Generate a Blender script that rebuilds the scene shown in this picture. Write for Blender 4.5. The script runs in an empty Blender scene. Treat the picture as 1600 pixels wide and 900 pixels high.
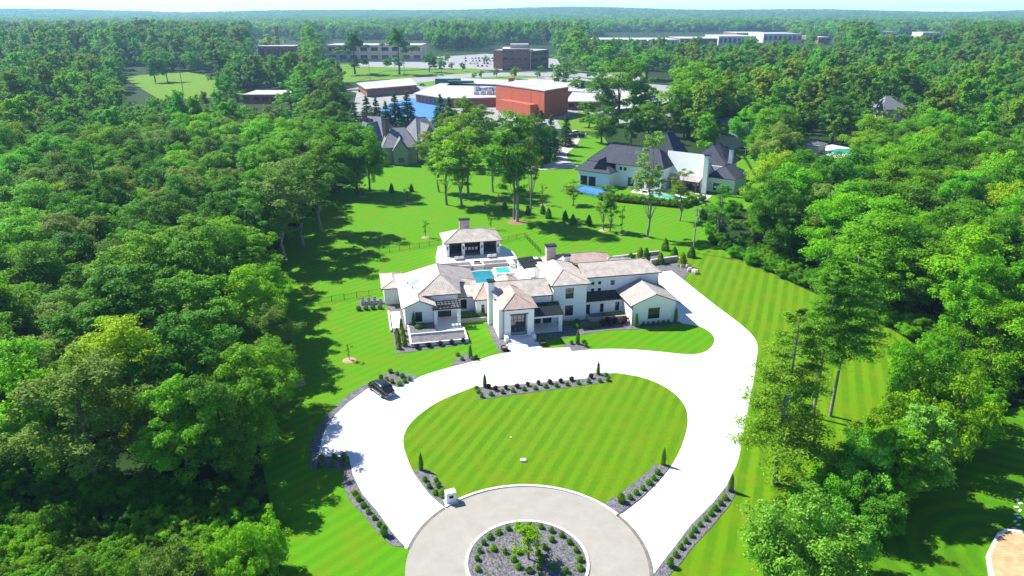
import bpy, math, random
import numpy as np
from mathutils import Vector, Matrix
R = math.radians
scene = bpy.context.scene
col = scene.collection

# ------------------------------------------------------------------ camera
CAM_H, FPX = 52.0, 1120.0
PITCH = math.atan((450 - 18) / FPX)
cam_d = bpy.data.cameras.new('camera'); cam = bpy.data.objects.new('camera', cam_d); col.objects.link(cam)
cam.location = (0, 0, CAM_H); cam.rotation_euler = (math.pi / 2 - PITCH, 0, 0)
cam_d.sensor_width = 36; cam_d.lens = 36 * FPX / 1600; cam_d.clip_start = .5; cam_d.clip_end = 30000
scene.camera = cam
# ------------------------------------------------------------------ sky and sun
SUN_EL, SUN_AZ = R(47), R(-61)           # azimuth from +Y, clockwise
world = bpy.data.worlds.new('World'); scene.world = world; world.use_nodes = True
wn = world.node_tree; bg = wn.nodes['Background']
sky = wn.nodes.new('ShaderNodeTexSky'); sky.sky_type = 'NISHITA'; sky.sun_disc = False
sky.sun_elevation = SUN_EL; sky.sun_rotation = SUN_AZ; sky.altitude = 100
sky.air_density = 0.4; sky.dust_density = 0.0; sky.ozone_density = 6.0
wn.links.new(sky.outputs[0], bg.inputs[0]); bg.inputs[1].default_value = 0.15
sun_d = bpy.data.lights.new('sun', 'SUN'); sun_d.energy = 4.6; sun_d.angle = R(.5); sun_d.color = (1, .965, .89)
sun = bpy.data.objects.new('sun', sun_d); col.objects.link(sun)
sv = Vector((math.sin(SUN_AZ) * math.cos(SUN_EL), math.cos(SUN_AZ) * math.cos(SUN_EL), math.sin(SUN_EL)))
sun.rotation_euler = sv.to_track_quat('Z', 'Y').to_euler(); sun.location = (-100, 60, 150)
vs = scene.view_settings
vs.view_transform = 'Standard'; vs.look = 'None'; vs.exposure = 1.15; vs.gamma = 1; vs.use_curve_mapping = False
scene.cycles.max_bounces = 6; scene.cycles.transparent_max_bounces = 6; scene.cycles.volume_bounces = 0
scene.cycles.diffuse_bounces = 4; scene.cycles.glossy_bounces = 2; scene.cycles.transmission_bounces = 4
scene.cycles.volume_step_rate = 5; scene.cycles.use_denoising = True

# ------------------------------------------------------------------ surveying: where a sight line meets the level ground
cp, sp = math.cos(PITCH), math.sin(PITCH)
def G(x, y, z=0.0):
    u = (x - 800) / FPX; v = (450 - y) / FPX
    d = (u, cp + v * sp, -sp + v * cp); t = (z - CAM_H) / d[2]
    return (d[0] * t, d[1] * t)
def PX(X, Y, Z):
    Z = Z - CAM_H; dep = Y * cp - Z * sp
    return 800 + FPX * X / dep, 450 - FPX * (Y * sp + Z * cp) / dep
def HT(x, yb, yt):
    X, Y = G(x, yb); k = (450 - yt) / FPX
    return CAM_H + Y * (k * cp - sp) / (cp + k * sp)
def MPP(x, y):                                   # metres for one pixel across, at a ground point
    X, Y = G(x, y); return (Y * cp + CAM_H * sp) / FPX
rnd = random.Random(7)

# ------------------------------------------------------------------ materials
def _mat(name):
    m = bpy.data.materials.new(name); m.use_nodes = True
    return m, m.node_tree.nodes, m.node_tree.links, m.node_tree.nodes['Principled BSDF']
def N(ns, t, **k):
    n = ns.new(t)
    for a, b in k.items(): setattr(n, a, b)
    return n
def plain(name, c, rough=.7, metal=0, var=.12, scale=3, bump=0, spec=.3):
    m, ns, ln, p = _mat(name)
    tc = N(ns, 'ShaderNodeNewGeometry'); no = N(ns, 'ShaderNodeTexNoise'); no.inputs['Scale'].default_value = scale; no.inputs['Detail'].default_value = 6
    ln.new(tc.outputs['Position'], no.inputs['Vector'])
    mr = N(ns, 'ShaderNodeMapRange'); mr.inputs[1].default_value = .3; mr.inputs[2].default_value = .7
    mr.inputs[3].default_value = 1 - var; mr.inputs[4].default_value = 1 + var
    ln.new(no.outputs[0], mr.inputs[0])
    vm = N(ns, 'ShaderNodeVectorMath', operation='SCALE'); vm.inputs[0].default_value = c; ln.new(mr.outputs[0], vm.inputs['Scale'])
    ln.new(vm.outputs[0], p.inputs['Base Color'])
    p.inputs['Roughness'].default_value = rough; p.inputs['Metallic'].default_value = metal; p.inputs['Specular IOR Level'].default_value = spec
    if bump:
        b = N(ns, 'ShaderNodeBump'); b.inputs['Strength'].default_value = bump; b.inputs['Distance'].default_value = .05
        ln.new(no.outputs[0], b.inputs['Height']); ln.new(b.outputs[0], p.inputs['Normal'])
    return m
def ramp(ns, stops):
    r = N(ns, 'ShaderNodeValToRGB'); e = r.color_ramp.elements
    while len(e) < len(stops): e.new(.5)
    for k, (pos, c) in enumerate(stops): e[k].position = pos; e[k].color = (*c, 1)
    return r
def mixc(ns, ln, a, b, f, mode='MIX'):
    m = N(ns, 'ShaderNodeMix', data_type='RGBA', blend_type=mode)
    for s, v in ((6, a), (7, b)):
        if isinstance(v, tuple): m.inputs[s].default_value = (*v, 1)
        else: ln.new(v, m.inputs[s])
    if isinstance(f, (int, float)): m.inputs[0].default_value = f
    else: ln.new(f, m.inputs[0])
    return m.outputs[2]
def grass(name, light, dark, ang=None, period=1.7, centre=None, amount=.9, patch=(.15, .20, .005)):
    m, ns, ln, p = _mat(name)
    g = N(ns, 'ShaderNodeNewGeometry')
    def noise(s, d=5, rough=.6):
        n = N(ns, 'ShaderNodeTexNoise'); n.inputs['Scale'].default_value = s; n.inputs['Detail'].default_value = d; n.inputs['Roughness'].default_value = rough
        ln.new(g.outputs['Position'], n.inputs['Vector']); return n.outputs[0]
    wob = noise(.12, 2)
    if ang is None and centre is None: fac = noise(.25, 3)
    else:
        if centre is None:
            a = R(ang); d = N(ns, 'ShaderNodeVectorMath', operation='DOT_PRODUCT'); ln.new(g.outputs['Position'], d.inputs[0]); d.inputs[1].default_value = (-math.sin(a), math.cos(a), 0)
            co = d.outputs['Value']
        else:
            d = N(ns, 'ShaderNodeVectorMath', operation='DISTANCE'); ln.new(g.outputs['Position'], d.inputs[0]); d.inputs[1].default_value = (*centre, 0); co = d.outputs['Value']
        w = N(ns, 'ShaderNodeMath', operation='MULTIPLY_ADD'); ln.new(wob, w.inputs[0]); w.inputs[1].default_value = .3; ln.new(co, w.inputs[2])
        s = N(ns, 'ShaderNodeMath', operation='MULTIPLY'); ln.new(w.outputs[0], s.inputs[0]); s.inputs[1].default_value = 2 * math.pi / period
        si = N(ns, 'ShaderNodeMath', operation='SINE'); ln.new(s.outputs[0], si.inputs[0])
        fine = noise(1.3, 3)
        ad = N(ns, 'ShaderNodeMath', operation='MULTIPLY_ADD'); ln.new(fine, ad.inputs[0]); ad.inputs[1].default_value = 1.6; ln.new(si.outputs[0], ad.inputs[2])
        big = noise(.045, 2)
        bm = N(ns, 'ShaderNodeMapRange'); ln.new(big, bm.inputs[0]); bm.inputs[1].default_value = .35; bm.inputs[2].default_value = .65; bm.inputs[3].default_value = .35; bm.inputs[4].default_value = 1.
        mr = N(ns, 'ShaderNodeMapRange', interpolation_type='SMOOTHSTEP'); ln.new(ad.outputs[0], mr.inputs[0]); mr.inputs[1].default_value = .1; mr.inputs[2].default_value = 1.6
        mr.inputs[3].default_value = .5 - amount / 2; mr.inputs[4].default_value = .5 + amount / 2
        hf = N(ns, 'ShaderNodeMath', operation='SUBTRACT'); ln.new(mr.outputs[0], hf.inputs[0]); hf.inputs[1].default_value = .5
        hm = N(ns, 'ShaderNodeMath', operation='MULTIPLY_ADD'); ln.new(hf.outputs[0], hm.inputs[0]); ln.new(bm.outputs[0], hm.inputs[1]); hm.inputs[2].default_value = .5
        fac = hm.outputs[0]
    c = mixc(ns, ln, dark, light, fac)
    pn = N(ns, 'ShaderNodeMapRange'); ln.new(noise(.22, 6, .7), pn.inputs[0]); pn.inputs[1].default_value = .45; pn.inputs[2].default_value = .75; pn.inputs[4].default_value = .8
    c = mixc(ns, ln, c, patch, pn.outputs[0])
    sn = N(ns, 'ShaderNodeMapRange'); ln.new(noise(9, 4, .8), sn.inputs[0]); sn.inputs[1].default_value = .3; sn.inputs[2].default_value = .7; sn.inputs[3].default_value = .72; sn.inputs[4].default_value = 1.25
    vm = N(ns, 'ShaderNodeVectorMath', operation='SCALE'); ln.new(c, vm.inputs[0]); ln.new(sn.outputs[0], vm.inputs['Scale'])
    ln.new(vm.outputs[0], p.inputs['Base Color']); p.inputs['Roughness'].default_value = .85; p.inputs['Specular IOR Level'].default_value = .1
    b = N(ns, 'ShaderNodeBump'); b.inputs['Strength'].default_value = .5; b.inputs['Distance'].default_value = .06
    ln.new(noise(14, 3, .8), b.inputs['Height']); ln.new(b.outputs[0], p.inputs['Normal'])
    return m
def leafmat(name, a, b, trans=.45, hue=.017):
    m, ns, ln, p = _mat(name)
    g = N(ns, 'ShaderNodeNewGeometry'); oi = N(ns, 'ShaderNodeObjectInfo')
    mr = N(ns, 'ShaderNodeMapRange'); ln.new(g.outputs['Random Per Island'], mr.inputs[0]); mr.inputs[3].default_value = 0; mr.inputs[4].default_value = 1
    c = mixc(ns, ln, a, b, mr.outputs[0])
    hs = N(ns, 'ShaderNodeHueSaturation'); ln.new(c, hs.inputs['Color'])
    r1 = N(ns, 'ShaderNodeMapRange'); ln.new(oi.outputs['Random'], r1.inputs[0]); r1.inputs[3].default_value = .5 - hue; r1.inputs[4].default_value = .5 + hue; ln.new(r1.outputs[0], hs.inputs['Hue'])
    fr = N(ns, 'ShaderNodeMath', operation='MULTIPLY'); ln.new(oi.outputs['Random'], fr.inputs[0]); fr.inputs[1].default_value = 7.31
    f2 = N(ns, 'ShaderNodeMath', operation='FRACT'); ln.new(fr.outputs[0], f2.inputs[0])
    r2 = N(ns, 'ShaderNodeMapRange'); ln.new(f2.outputs[0], r2.inputs[0]); r2.inputs[3].default_value = .8; r2.inputs[4].default_value = 1.22; ln.new(r2.outputs[0], hs.inputs['Value'])
    ln.new(hs.outputs[0], p.inputs['Base Color']); p.inputs['Roughness'].default_value = .6; p.inputs['Specular IOR Level'].default_value = .12
    tr = N(ns, 'ShaderNodeBsdfTranslucent'); 
    tcol = mixc(ns, ln, hs.outputs[0], (.75, 1.0, .15), .0); ln.new(tcol, tr.inputs[0])
    mx = N(ns, 'ShaderNodeMixShader'); mx.inputs[0].default_value = trans
    ln.new(p.outputs[0], mx.inputs[1]); ln.new(tr.outputs[0], mx.inputs[2]); ln.new(mx.outputs[0], ns['Material Output'].inputs[0])
    return m
def shingle(name, a, b, row=.22, joint=.35):
    m, ns, ln, p = _mat(name)
    tc = N(ns, 'ShaderNodeTexCoord'); sx = N(ns, 'ShaderNodeSeparateXYZ'); ln.new(tc.outputs['Object'], sx.inputs[0])
    ad = N(ns, 'ShaderNodeMath', operation='ADD'); ln.new(sx.outputs[0], ad.inputs[0]); ln.new(sx.outputs[1], ad.inputs[1])
    cb = N(ns, 'ShaderNodeCombineXYZ'); ln.new(ad.outputs[0], cb.inputs[0]); mz = N(ns, 'ShaderNodeMath', operation='MULTIPLY'); mz.inputs[1].default_value = 2.2
    ln.new(sx.outputs[2], mz.inputs[0]); ln.new(mz.outputs[0], cb.inputs[1])
    br = N(ns, 'ShaderNodeTexBrick'); ln.new(cb.outputs[0], br.inputs['Vector']); br.inputs['Scale'].default_value = 1
    br.inputs['Brick Width'].default_value = joint; br.inputs['Row Height'].default_value = row; br.inputs['Mortar Size'].default_value = .02; br.inputs['Bias'].default_value = 0
    br.inputs['Color1'].default_value = (*a, 1); br.inputs['Color2'].default_value = (*b, 1); br.inputs['Mortar'].default_value = (*[q * .55 for q in a], 1)
    no = N(ns, 'ShaderNodeTexNoise'); no.inputs['Scale'].default_value = .8; no.inputs['Detail'].default_value = 5; ln.new(tc.outputs['Object'], no.inputs['Vector'])
    mr = N(ns, 'ShaderNodeMapRange'); mr.inputs[1].default_value = .3; mr.inputs[2].default_value = .7; mr.inputs[3].default_value = .8; mr.inputs[4].default_value = 1.18; ln.new(no.outputs[0], mr.inputs[0])
    vm = N(ns, 'ShaderNodeVectorMath', operation='SCALE'); ln.new(br.outputs[0], vm.inputs[0]); ln.new(mr.outputs[0], vm.inputs['Scale'])
    ln.new(vm.outputs[0], p.inputs['Base Color']); p.inputs['Roughness'].default_value = .85
    bu = N(ns, 'ShaderNodeBump'); bu.inputs['Strength'].default_value = .5; bu.inputs['Distance'].default_value = .03; bu.invert = True
    ln.new(br.outputs['Fac'], bu.inputs['Height']); ln.new(bu.outputs[0], p.inputs['Normal'])
    return m
def concrete(name, c, cell=(3.6, 3.6), rot=12, var=.05, line=.8):
    m, ns, ln, p = _mat(name)
    g = N(ns, 'ShaderNodeNewGeometry'); mp = N(ns, 'ShaderNodeMapping'); ln.new(g.outputs['Position'], mp.inputs[0]); mp.inputs['Rotation'].default_value = (0, 0, -R(rot))
    br = N(ns, 'ShaderNodeTexBrick'); ln.new(mp.outputs[0], br.inputs['Vector']); br.offset = 0; br.inputs['Scale'].default_value = 1
    br.inputs['Brick Width'].default_value = cell[0]; br.inputs['Row Height'].default_value = cell[1]; br.inputs['Mortar Size'].default_value = .012
    br.inputs['Color1'].default_value = (*c, 1); br.inputs['Color2'].default_value = (*[q * .96 for q in c], 1); br.inputs['Mortar'].default_value = (*[q * line for q in c], 1)
    no = N(ns, 'ShaderNodeTexNoise'); no.inputs['Scale'].default_value = .5; no.inputs['Detail'].default_value = 8; no.inputs['Roughness'].default_value = .7; ln.new(g.outputs['Position'], no.inputs['Vector'])
    mr = N(ns, 'ShaderNodeMapRange'); mr.inputs[1].default_value = .3; mr.inputs[2].default_value = .7; mr.inputs[3].default_value = 1 - var; mr.inputs[4].default_value = 1 + var; ln.new(no.outputs[0], mr.inputs[0])
    vm = N(ns, 'ShaderNodeVectorMath', operation='SCALE'); ln.new(br.outputs[0], vm.inputs[0]); ln.new(mr.outputs[0], vm.inputs['Scale'])
    ln.new(vm.outputs[0], p.inputs['Base Color']); p.inputs['Roughness'].default_value = .8; p.inputs['Specular IOR Level'].default_value = .2
    return m
def gravel(name, a, b):
    m, ns, ln, p = _mat(name)
    g = N(ns, 'ShaderNodeNewGeometry'); vo = N(ns, 'ShaderNodeTexVoronoi'); vo.inputs['Scale'].default_value = 6; ln.new(g.outputs['Position'], vo.inputs['Vector'])
    sx = N(ns, 'ShaderNodeSeparateColor'); ln.new(vo.outputs['Color'], sx.inputs[0])
    c = mixc(ns, ln, a, b, sx.outputs[0])
    no = N(ns, 'ShaderNodeTexNoise'); no.inputs['Scale'].default_value = 1.2; ln.new(g.outputs['Position'], no.inputs['Vector'])
    mr = N(ns, 'ShaderNodeMapRange'); mr.inputs[3].default_value = .7; mr.inputs[4].default_value = 1.3; ln.new(no.outputs[0], mr.inputs[0])
    vm = N(ns, 'ShaderNodeVectorMath', operation='SCALE'); ln.new(c, vm.inputs[0]); ln.new(mr.outputs[0], vm.inputs['Scale']); ln.new(vm.outputs[0], p.inputs['Base Color'])
    bu = N(ns, 'ShaderNodeBump'); bu.inputs['Strength'].default_value = .8; bu.inputs['Distance'].default_value = .08; bu.invert = True
    ln.new(vo.outputs['Distance'], bu.inputs['Height']); ln.new(bu.outputs[0], p.inputs['Normal']); p.inputs['Roughness'].default_value = .9
    return m
def glass(name, c=(.02, .025, .03), rough=.04):
    m, ns, ln, p = _mat(name); p.inputs['Base Color'].default_value = (*c, 1); p.inputs['Roughness'].default_value = rough; p.inputs['Specular IOR Level'].default_value = .8
    return m
def clear_glass(name):
    m, ns, ln, p = _mat(name)
    t = N(ns, 'ShaderNodeBsdfTransparent'); t.inputs[0].default_value = (.75, .82, .82, 1)
    gl = N(ns, 'ShaderNodeBsdfGlossy'); gl.inputs['Roughness'].default_value = .03
    mx = N(ns, 'ShaderNodeMixShader'); mx.inputs[0].default_value = .12
    ln.new(t.outputs[0], mx.inputs[1]); ln.new(gl.outputs[0], mx.inputs[2]); ln.new(mx.outputs[0], ns['Material Output'].inputs[0])
    return m
def water(name, c):
    m, ns, ln, p = _mat(name); p.inputs['Base Color'].default_value = (*c, 1); p.inputs['Roughness'].default_value = .06
    g = N(ns, 'ShaderNodeNewGeometry'); no = N(ns, 'ShaderNodeTexNoise'); no.inputs['Scale'].default_value = 2.5; no.inputs['Detail'].default_value = 3; ln.new(g.outputs['Position'], no.inputs['Vector'])
    c2 = mixc(ns, ln, tuple(q * .75 for q in c), tuple(min(1, q * 1.25) for q in c), no.outputs[0]); ln.new(c2, p.inputs['Base Color'])
    bu = N(ns, 'ShaderNodeBump'); bu.inputs['Strength'].default_value = .15; bu.inputs['Distance'].default_value = .05; ln.new(no.outputs[0], bu.inputs['Height']); ln.new(bu.outputs[0], p.inputs['Normal'])
    return m
M = dict(
    white=plain('white_stucco', (.80, .80, .78), .8, var=.03, scale=1.2, bump=.05), trim=plain('dark_trim', (.022, .022, .026), .45),
    soffit=plain('soffit_white', (.7, .69, .66), .8, var=.03), glass=glass('window_glass'), clear=clear_glass('clear_glass'),
    roof=shingle('cedar_shingle', (.50, .435, .37), (.60, .53, .45)), roof_red=shingle('reddish_cedar_shingle', (.52, .36, .29), (.50, .41, .34)),
    roof_brown=shingle('weathered_cedar_shingle', (.37, .33, .31), (.46, .41, .38)), slate=shingle('charcoal_slate', (.036, .042, .062), (.06, .068, .095)),
    greyroof=shingle('grey_slate', (.17, .18, .20), (.25, .26, .285)),
    metal=plain('standing_seam_metal', (.035, .038, .042), .35, .5, var=.1), concrete=concrete('driveway_concrete', (.70, .695, .68)),
    road=concrete('turning_circle_concrete', (.325, .305, .265), (4.2, 4.2), 33, .09, .93), kerb=plain('kerb_concrete', (.66, .645, .61), .85, var=.08), gutter=plain('gutter_stain', (.17, .155, .14), .9, var=.25, scale=1.5),
    pave=concrete('terrace_paving', (.72, .71, .69), (1.2, 1.2), 12, .05, .75), gravel=gravel('grey_gravel', (.075, .07, .08), (.19, .18, .2)),
    stone=plain('limestone', (.44, .40, .35), .85, var=.2, scale=2, bump=.4), mulch=plain('bark_mulch', (.26, .15, .09), .95, var=.35, scale=4, bump=.5), mulch2=plain('dry_mulch', (.36, .27, .17), .95, var=.3, scale=4, bump=.5),
    bark=plain('bark', (.12, .095, .075), .95, var=.4, scale=3, bump=.8), bark_light=plain('pale_bark', (.26, .23, .20), .95, var=.3, scale=3, bump=.6),
    pool=water('pool_water', (.008, .20, .26)), spa=water('spa_water', (.06, .42, .36)), blue=plain('court_blue', (.06, .2, .55), .6, var=.06), black=plain('black', (.012, .012, .014), .5),
    asphalt=plain('asphalt', (.13, .135, .14), .9, var=.15, scale=.3), lot=plain('pale_asphalt', (.28, .28, .28), .9, var=.12, scale=.1), path=plain('pale_drive', (.44, .41, .37), .9, var=.06, scale=.5),
    brick=concrete('red_brick', (.47, .12, .06), (.9, .3), 0, .12, .9), brick2=concrete('brown_brick', (.28, .13, .09), (.9, .3), 0, .12, .9), tan=plain('tan_panel', (.50, .40, .30), .8, var=.06), flat=plain('flat_white_roof', (.42, .41, .40), .85, var=.2, scale=.12),
    wood=plain('deck_boards', (.62, .36, .19), .7, var=.22, scale=1.5), timber=plain('brown_timber', (.2, .1, .05), .6), pole=plain('weathered_pole', (.30, .27, .24), .9, var=.2, scale=2), steel=plain('galvanised', (.45, .47, .48), .4, .6), cream=plain('cream_wall', (.60, .55, .48), .85, var=.06, scale=1), 
    greywall=plain('grey_brick_wall', (.36, .33, .28), .9, var=.12, scale=3), carpaint=plain('car_black', (.012, .014, .02), .18, .2, var=.0, spec=.7), tyre=plain('tyre', (.015, .015, .015), .9), rim=plain('alloy', (.4, .4, .42), .3, .9), red=plain('red_lens', (.5, .02, .02), .3), plate=plain('plate', (.8, .8, .8), .5),
    silver=plain('car_silver', (.5, .51, .53), .3, .4), carwhite=plain('car_white', (.75, .75, .75), .3), carred=plain('car_red', (.5, .03, .05), .3), carblue=plain('car_navy', (.03, .06, .14), .3), cloth=plain('outdoor_cloth', (.72, .71, .68), .9), grey=plain('charcoal_fabric', (.06, .06, .065), .9), slate_blue=plain('screen_blue', (.03, .05, .22), .4),
    green=plain('green_metal', (.03, .14, .1), .5))
LIGHTG, DARKG = (.128, .265, .002), (.054, .158, .001)
M['lawn'] = grass('mown_lawn', (.100, .295, .002), (.052, .20, .001), 48, 1.7, amount=.45)
M['lawn_oval'] = grass('oval_lawn_grass', LIGHTG, DARKG, 67, 1.75, amount=.62)
M['lawn_side'] = grass('side_lawn_grass', LIGHTG, DARKG, 68, 2.0, amount=.7)
M['lawn_ring'] = grass('curving_lawn_grass', (.085, .24, .003), (.045, .165, .002), None, 2.2, centre=G(1585, 880), amount=.9, patch=(.07, .12, .006))
M['lawn_far'] = grass('far_grass', (.13, .26, .008), (.08, .19, .006), 8, 2.4, amount=.7)
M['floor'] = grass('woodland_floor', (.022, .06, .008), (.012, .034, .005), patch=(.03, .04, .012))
LEAF = dict(deep=leafmat('leaf_deep', (.062, .205, .012), (.140, .335, .018)), mid=leafmat('leaf_mid', (.098, .285, .009), (.205, .49, .015)),
            bright=leafmat('leaf_bright', (.13, .36, .007), (.25, .57, .013)), yellow=leafmat('leaf_yellow', (.20, .38, .007), (.34, .56, .013)),
            grey=leafmat('leaf_grey', (.12, .25, .028), (.29, .43, .065)), olive=leafmat('leaf_olive', (0.137, 0.250, 0.013), (0.304, 0.420, 0.020)),
            pine=leafmat('leaf_pine', (.12, .31, .012), (.24, .45, .024), .4), spruce=leafmat('leaf_spruce', (.035, .15, .030), (.08, .24, .045), .3),
            vine=leafmat('leaf_vine', (.16, .44, .02), (.33, .70, .09), .45, .01), box=leafmat('leaf_box', (.085, .24, .008), (.17, .38, .014)), arbor=leafmat('leaf_arbor', (0.060, 0.194, 0.013), (0.137, 0.318, 0.017)), plum=leafmat('leaf_plum', (.05, .022, .025), (.10, .045, .04)), gold=leafmat('leaf_gold', (0.240, 0.232, 0.020), (0.360, 0.268, 0.030)))

# ------------------------------------------------------------------ mesh helpers
def tag(o, label=None, cat=None, group=None, kind=None):
    if label: o['label'] = label
    if cat: o['category'] = cat
    if group: o['group'] = group
    if kind: o['kind'] = kind
    return o
def ob(name, me, parent=None):
    o = bpy.data.objects.new(name, me); col.objects.link(o)
    if parent is not None: o.parent = parent
    return o
def empty(name, loc=(0, 0, 0), rz=0, **k):
    o = ob(name, None); o.location = loc; o.rotation_euler = (0, 0, rz); o.empty_display_size = .3
    return tag(o, **k)
class Bd:
    def __init__(s): s.v = []; s.f = []; s.m = []
    def poly(s, pts, m=0):
        n = len(s.v); s.v += [tuple(p) for p in pts]; s.f.append(tuple(range(n, n + len(pts)))); s.m.append(m); return s
    def box(s, x0, x1, y0, y1, z0, z1, m=0, mtop=None):
        n = len(s.v); s.v += [(x0, y0, z0), (x1, y0, z0), (x1, y1, z0), (x0, y1, z0), (x0, y0, z1), (x1, y0, z1), (x1, y1, z1), (x0, y1, z1)]
        for f in ((3, 2, 1, 0), (0, 1, 5, 4), (1, 2, 6, 5), (2, 3, 7, 6), (3, 0, 4, 7), (4, 5, 6, 7)): s.f.append(tuple(n + q for q in f)); s.m.append(m)
        if mtop is not None: s.m[-1] = mtop
        return s
    def prism(s, pts, z0, z1, mt=0, ms=0):
        if area(pts) < 0: pts = pts[::-1]
        n = len(s.v); k = len(pts); s.v += [(p[0], p[1], z0) for p in pts] + [(p[0], p[1], z1) for p in pts]
        s.f.append(tuple(n + k + q for q in range(k))); s.m.append(mt)
        for q in range(k): s.f.append((n + q, n + (q + 1) % k, n + k + (q + 1) % k, n + k + q)); s.m.append(ms)
        return s
    def tube(s, p0, p1, r0, r1, k=8, m=0, cap=True):
        p0 = Vector(p0); p1 = Vector(p1); d = (p1 - p0).normalized(); a = d.orthogonal().normalized(); b = d.cross(a); n = len(s.v)
        for p, r in ((p0, r0), (p1, r1)):
            for q in range(k): t = 2 * math.pi * q / k; s.v.append(tuple(p + (a * math.cos(t) + b * math.sin(t)) * r))
        for q in range(k): s.f.append((n + q, n + (q + 1) % k, n + k + (q + 1) % k, n + k + q)); s.m.append(m)
        if cap: s.f.append(tuple(n + k + q for q in range(k))); s.m.append(m); s.f.append(tuple(n + k - 1 - q for q in range(k))); s.m.append(m)
        return s
    def lathe(s, prof, k=16, c=(0, 0, 0), m=0):
        n = len(s.v)
        for r, z in prof:
            for q in range(k): t = 2 * math.pi * q / k; s.v.append((c[0] + r * math.cos(t), c[1] + r * math.sin(t), c[2] + z))
        for i in range(len(prof) - 1):
            for q in range(k): s.f.append((n + i * k + q, n + i * k + (q + 1) % k, n + (i + 1) * k + (q + 1) % k, n + (i + 1) * k + q)); s.m.append(m)
        return s
    def build(s, name, mats, parent=None, smooth=False):
        me = bpy.data.meshes.new(name); me.from_pydata(s.v, [], s.f)
        if not isinstance(mats, (list, tuple)): mats = [mats]
        for q in mats: me.materials.append(q)
        me.polygons.foreach_set('material_index', s.m)
        if smooth: me.polygons.foreach_set('use_smooth', [True] * len(s.f))
        me.update(); return ob(name, me, parent)
def area(p): return .5 * sum(p[i][0] * p[(i + 1) % len(p)][1] - p[(i + 1) % len(p)][0] * p[i][1] for i in range(len(p)))
def spline(pts, n=6, closed=True):
    out = []; k = len(pts)
    rng_ = range(k if closed else k - 1)
    for i in rng_:
        g = (lambda j: pts[j % k]) if closed else (lambda j: pts[min(max(j, 0), k - 1)])
        p0, p1, p2, p3 = (Vector((*g(i + j), 0)) for j in (-1, 0, 1, 2))
        for q in range(n):
            t = q / n
            p = .5 * ((2 * p1) + (p2 - p0) * t + (2 * p0 - 5 * p1 + 4 * p2 - p3) * t * t + (3 * p1 - p0 - 3 * p2 + p3) * t ** 3)
            out.append((p.x, p.y))
    if not closed: out.append(tuple(pts[-1]))
    return out
def Gs(px): return [G(*p) for p in px]
def sheet(name, pts, z1, mat, z0=None, side=None, kind='structure', parent=None):
    b = Bd(); b.prism(pts, z1 - .05 if z0 is None else z0, z1, 0, 1); o = b.build(name, [mat, side or mat], parent)
    if kind and parent is None: o['kind'] = kind
    return o
def inside(p, poly):
    x, y = p; c = False; j = len(poly) - 1
    for i in range(len(poly)):
        xi, yi = poly[i]; xj, yj = poly[j]
        if (yi > y) != (yj > y) and x < (xj - xi) * (y - yi) / (yj - yi) + xi: c = not c
        j = i
    return c

# ------------------------------------------------------------------ ground
b = Bd(); xs = np.linspace(-6500, 6500, 66); ys = np.concatenate([np.linspace(-250, 3000, 14), np.linspace(3250, 6900, 22)])
def hillz(x, y):
    t = min(1, max(0, (y - 3200) / 3000)); s = t * t * (3 - 2 * t)
    return s * (36 + 13 * math.sin(x * .0011 + 1) + 8 * math.sin(x * .0031) + 5 * math.sin(y * .004 + x * .0006)) * (1 if y > 3000 else 0)
V = [(x, y, hillz(x, y)) for y in ys for x in xs]; nx = len(xs)
F = [(j * nx + i, j * nx + i + 1, (j + 1) * nx + i + 1, (j + 1) * nx + i) for j in range(len(ys) - 1) for i in range(nx - 1)]
b.v = V; b.f = F; b.m = [0] * len(F)
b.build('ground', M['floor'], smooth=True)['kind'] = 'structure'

yard = Gs([(380, 1000), (440, 890), (425, 800), (405, 700), (395, 600), (395, 500), (405, 430), (440, 380), (490, 330), (520, 300), (565, 280), (600, 262), (650, 250), (700, 232), (760, 222), (820, 226), (870, 214), (940, 210), (965, 245), (1115, 250), (1135, 232), (1170, 240), (1200, 280), (1190, 320), (1130, 340), (1110, 380), (1190, 420), (1250, 448), (1330, 485), (1430, 540), (1500, 600), (1560, 650), (1560, 1000)])
sheet('lawn', yard, .004, M['lawn'])
side = spline(Gs([(1058, 432), (1075, 400), (1115, 392), (1190, 420), (1250, 448), (1330, 485), (1430, 540), (1420, 600), (1330, 680), (1200, 800), (1070, 1000), (1000, 1000), (1060, 850), (1140, 745), (1178, 590), (1181, 540), (1150, 505)]), 5)
sheet('side_lawn', side, .009, M['lawn_side'])
ring = spline(Gs([(1270, 1000), (1330, 820), (1400, 740), (1520, 660), (1640, 630), (1800, 660), (1900, 1000), (1600, 1050)]), 5)
sheet('neighbour_lawn', ring, .014, M['lawn_ring'])
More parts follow.
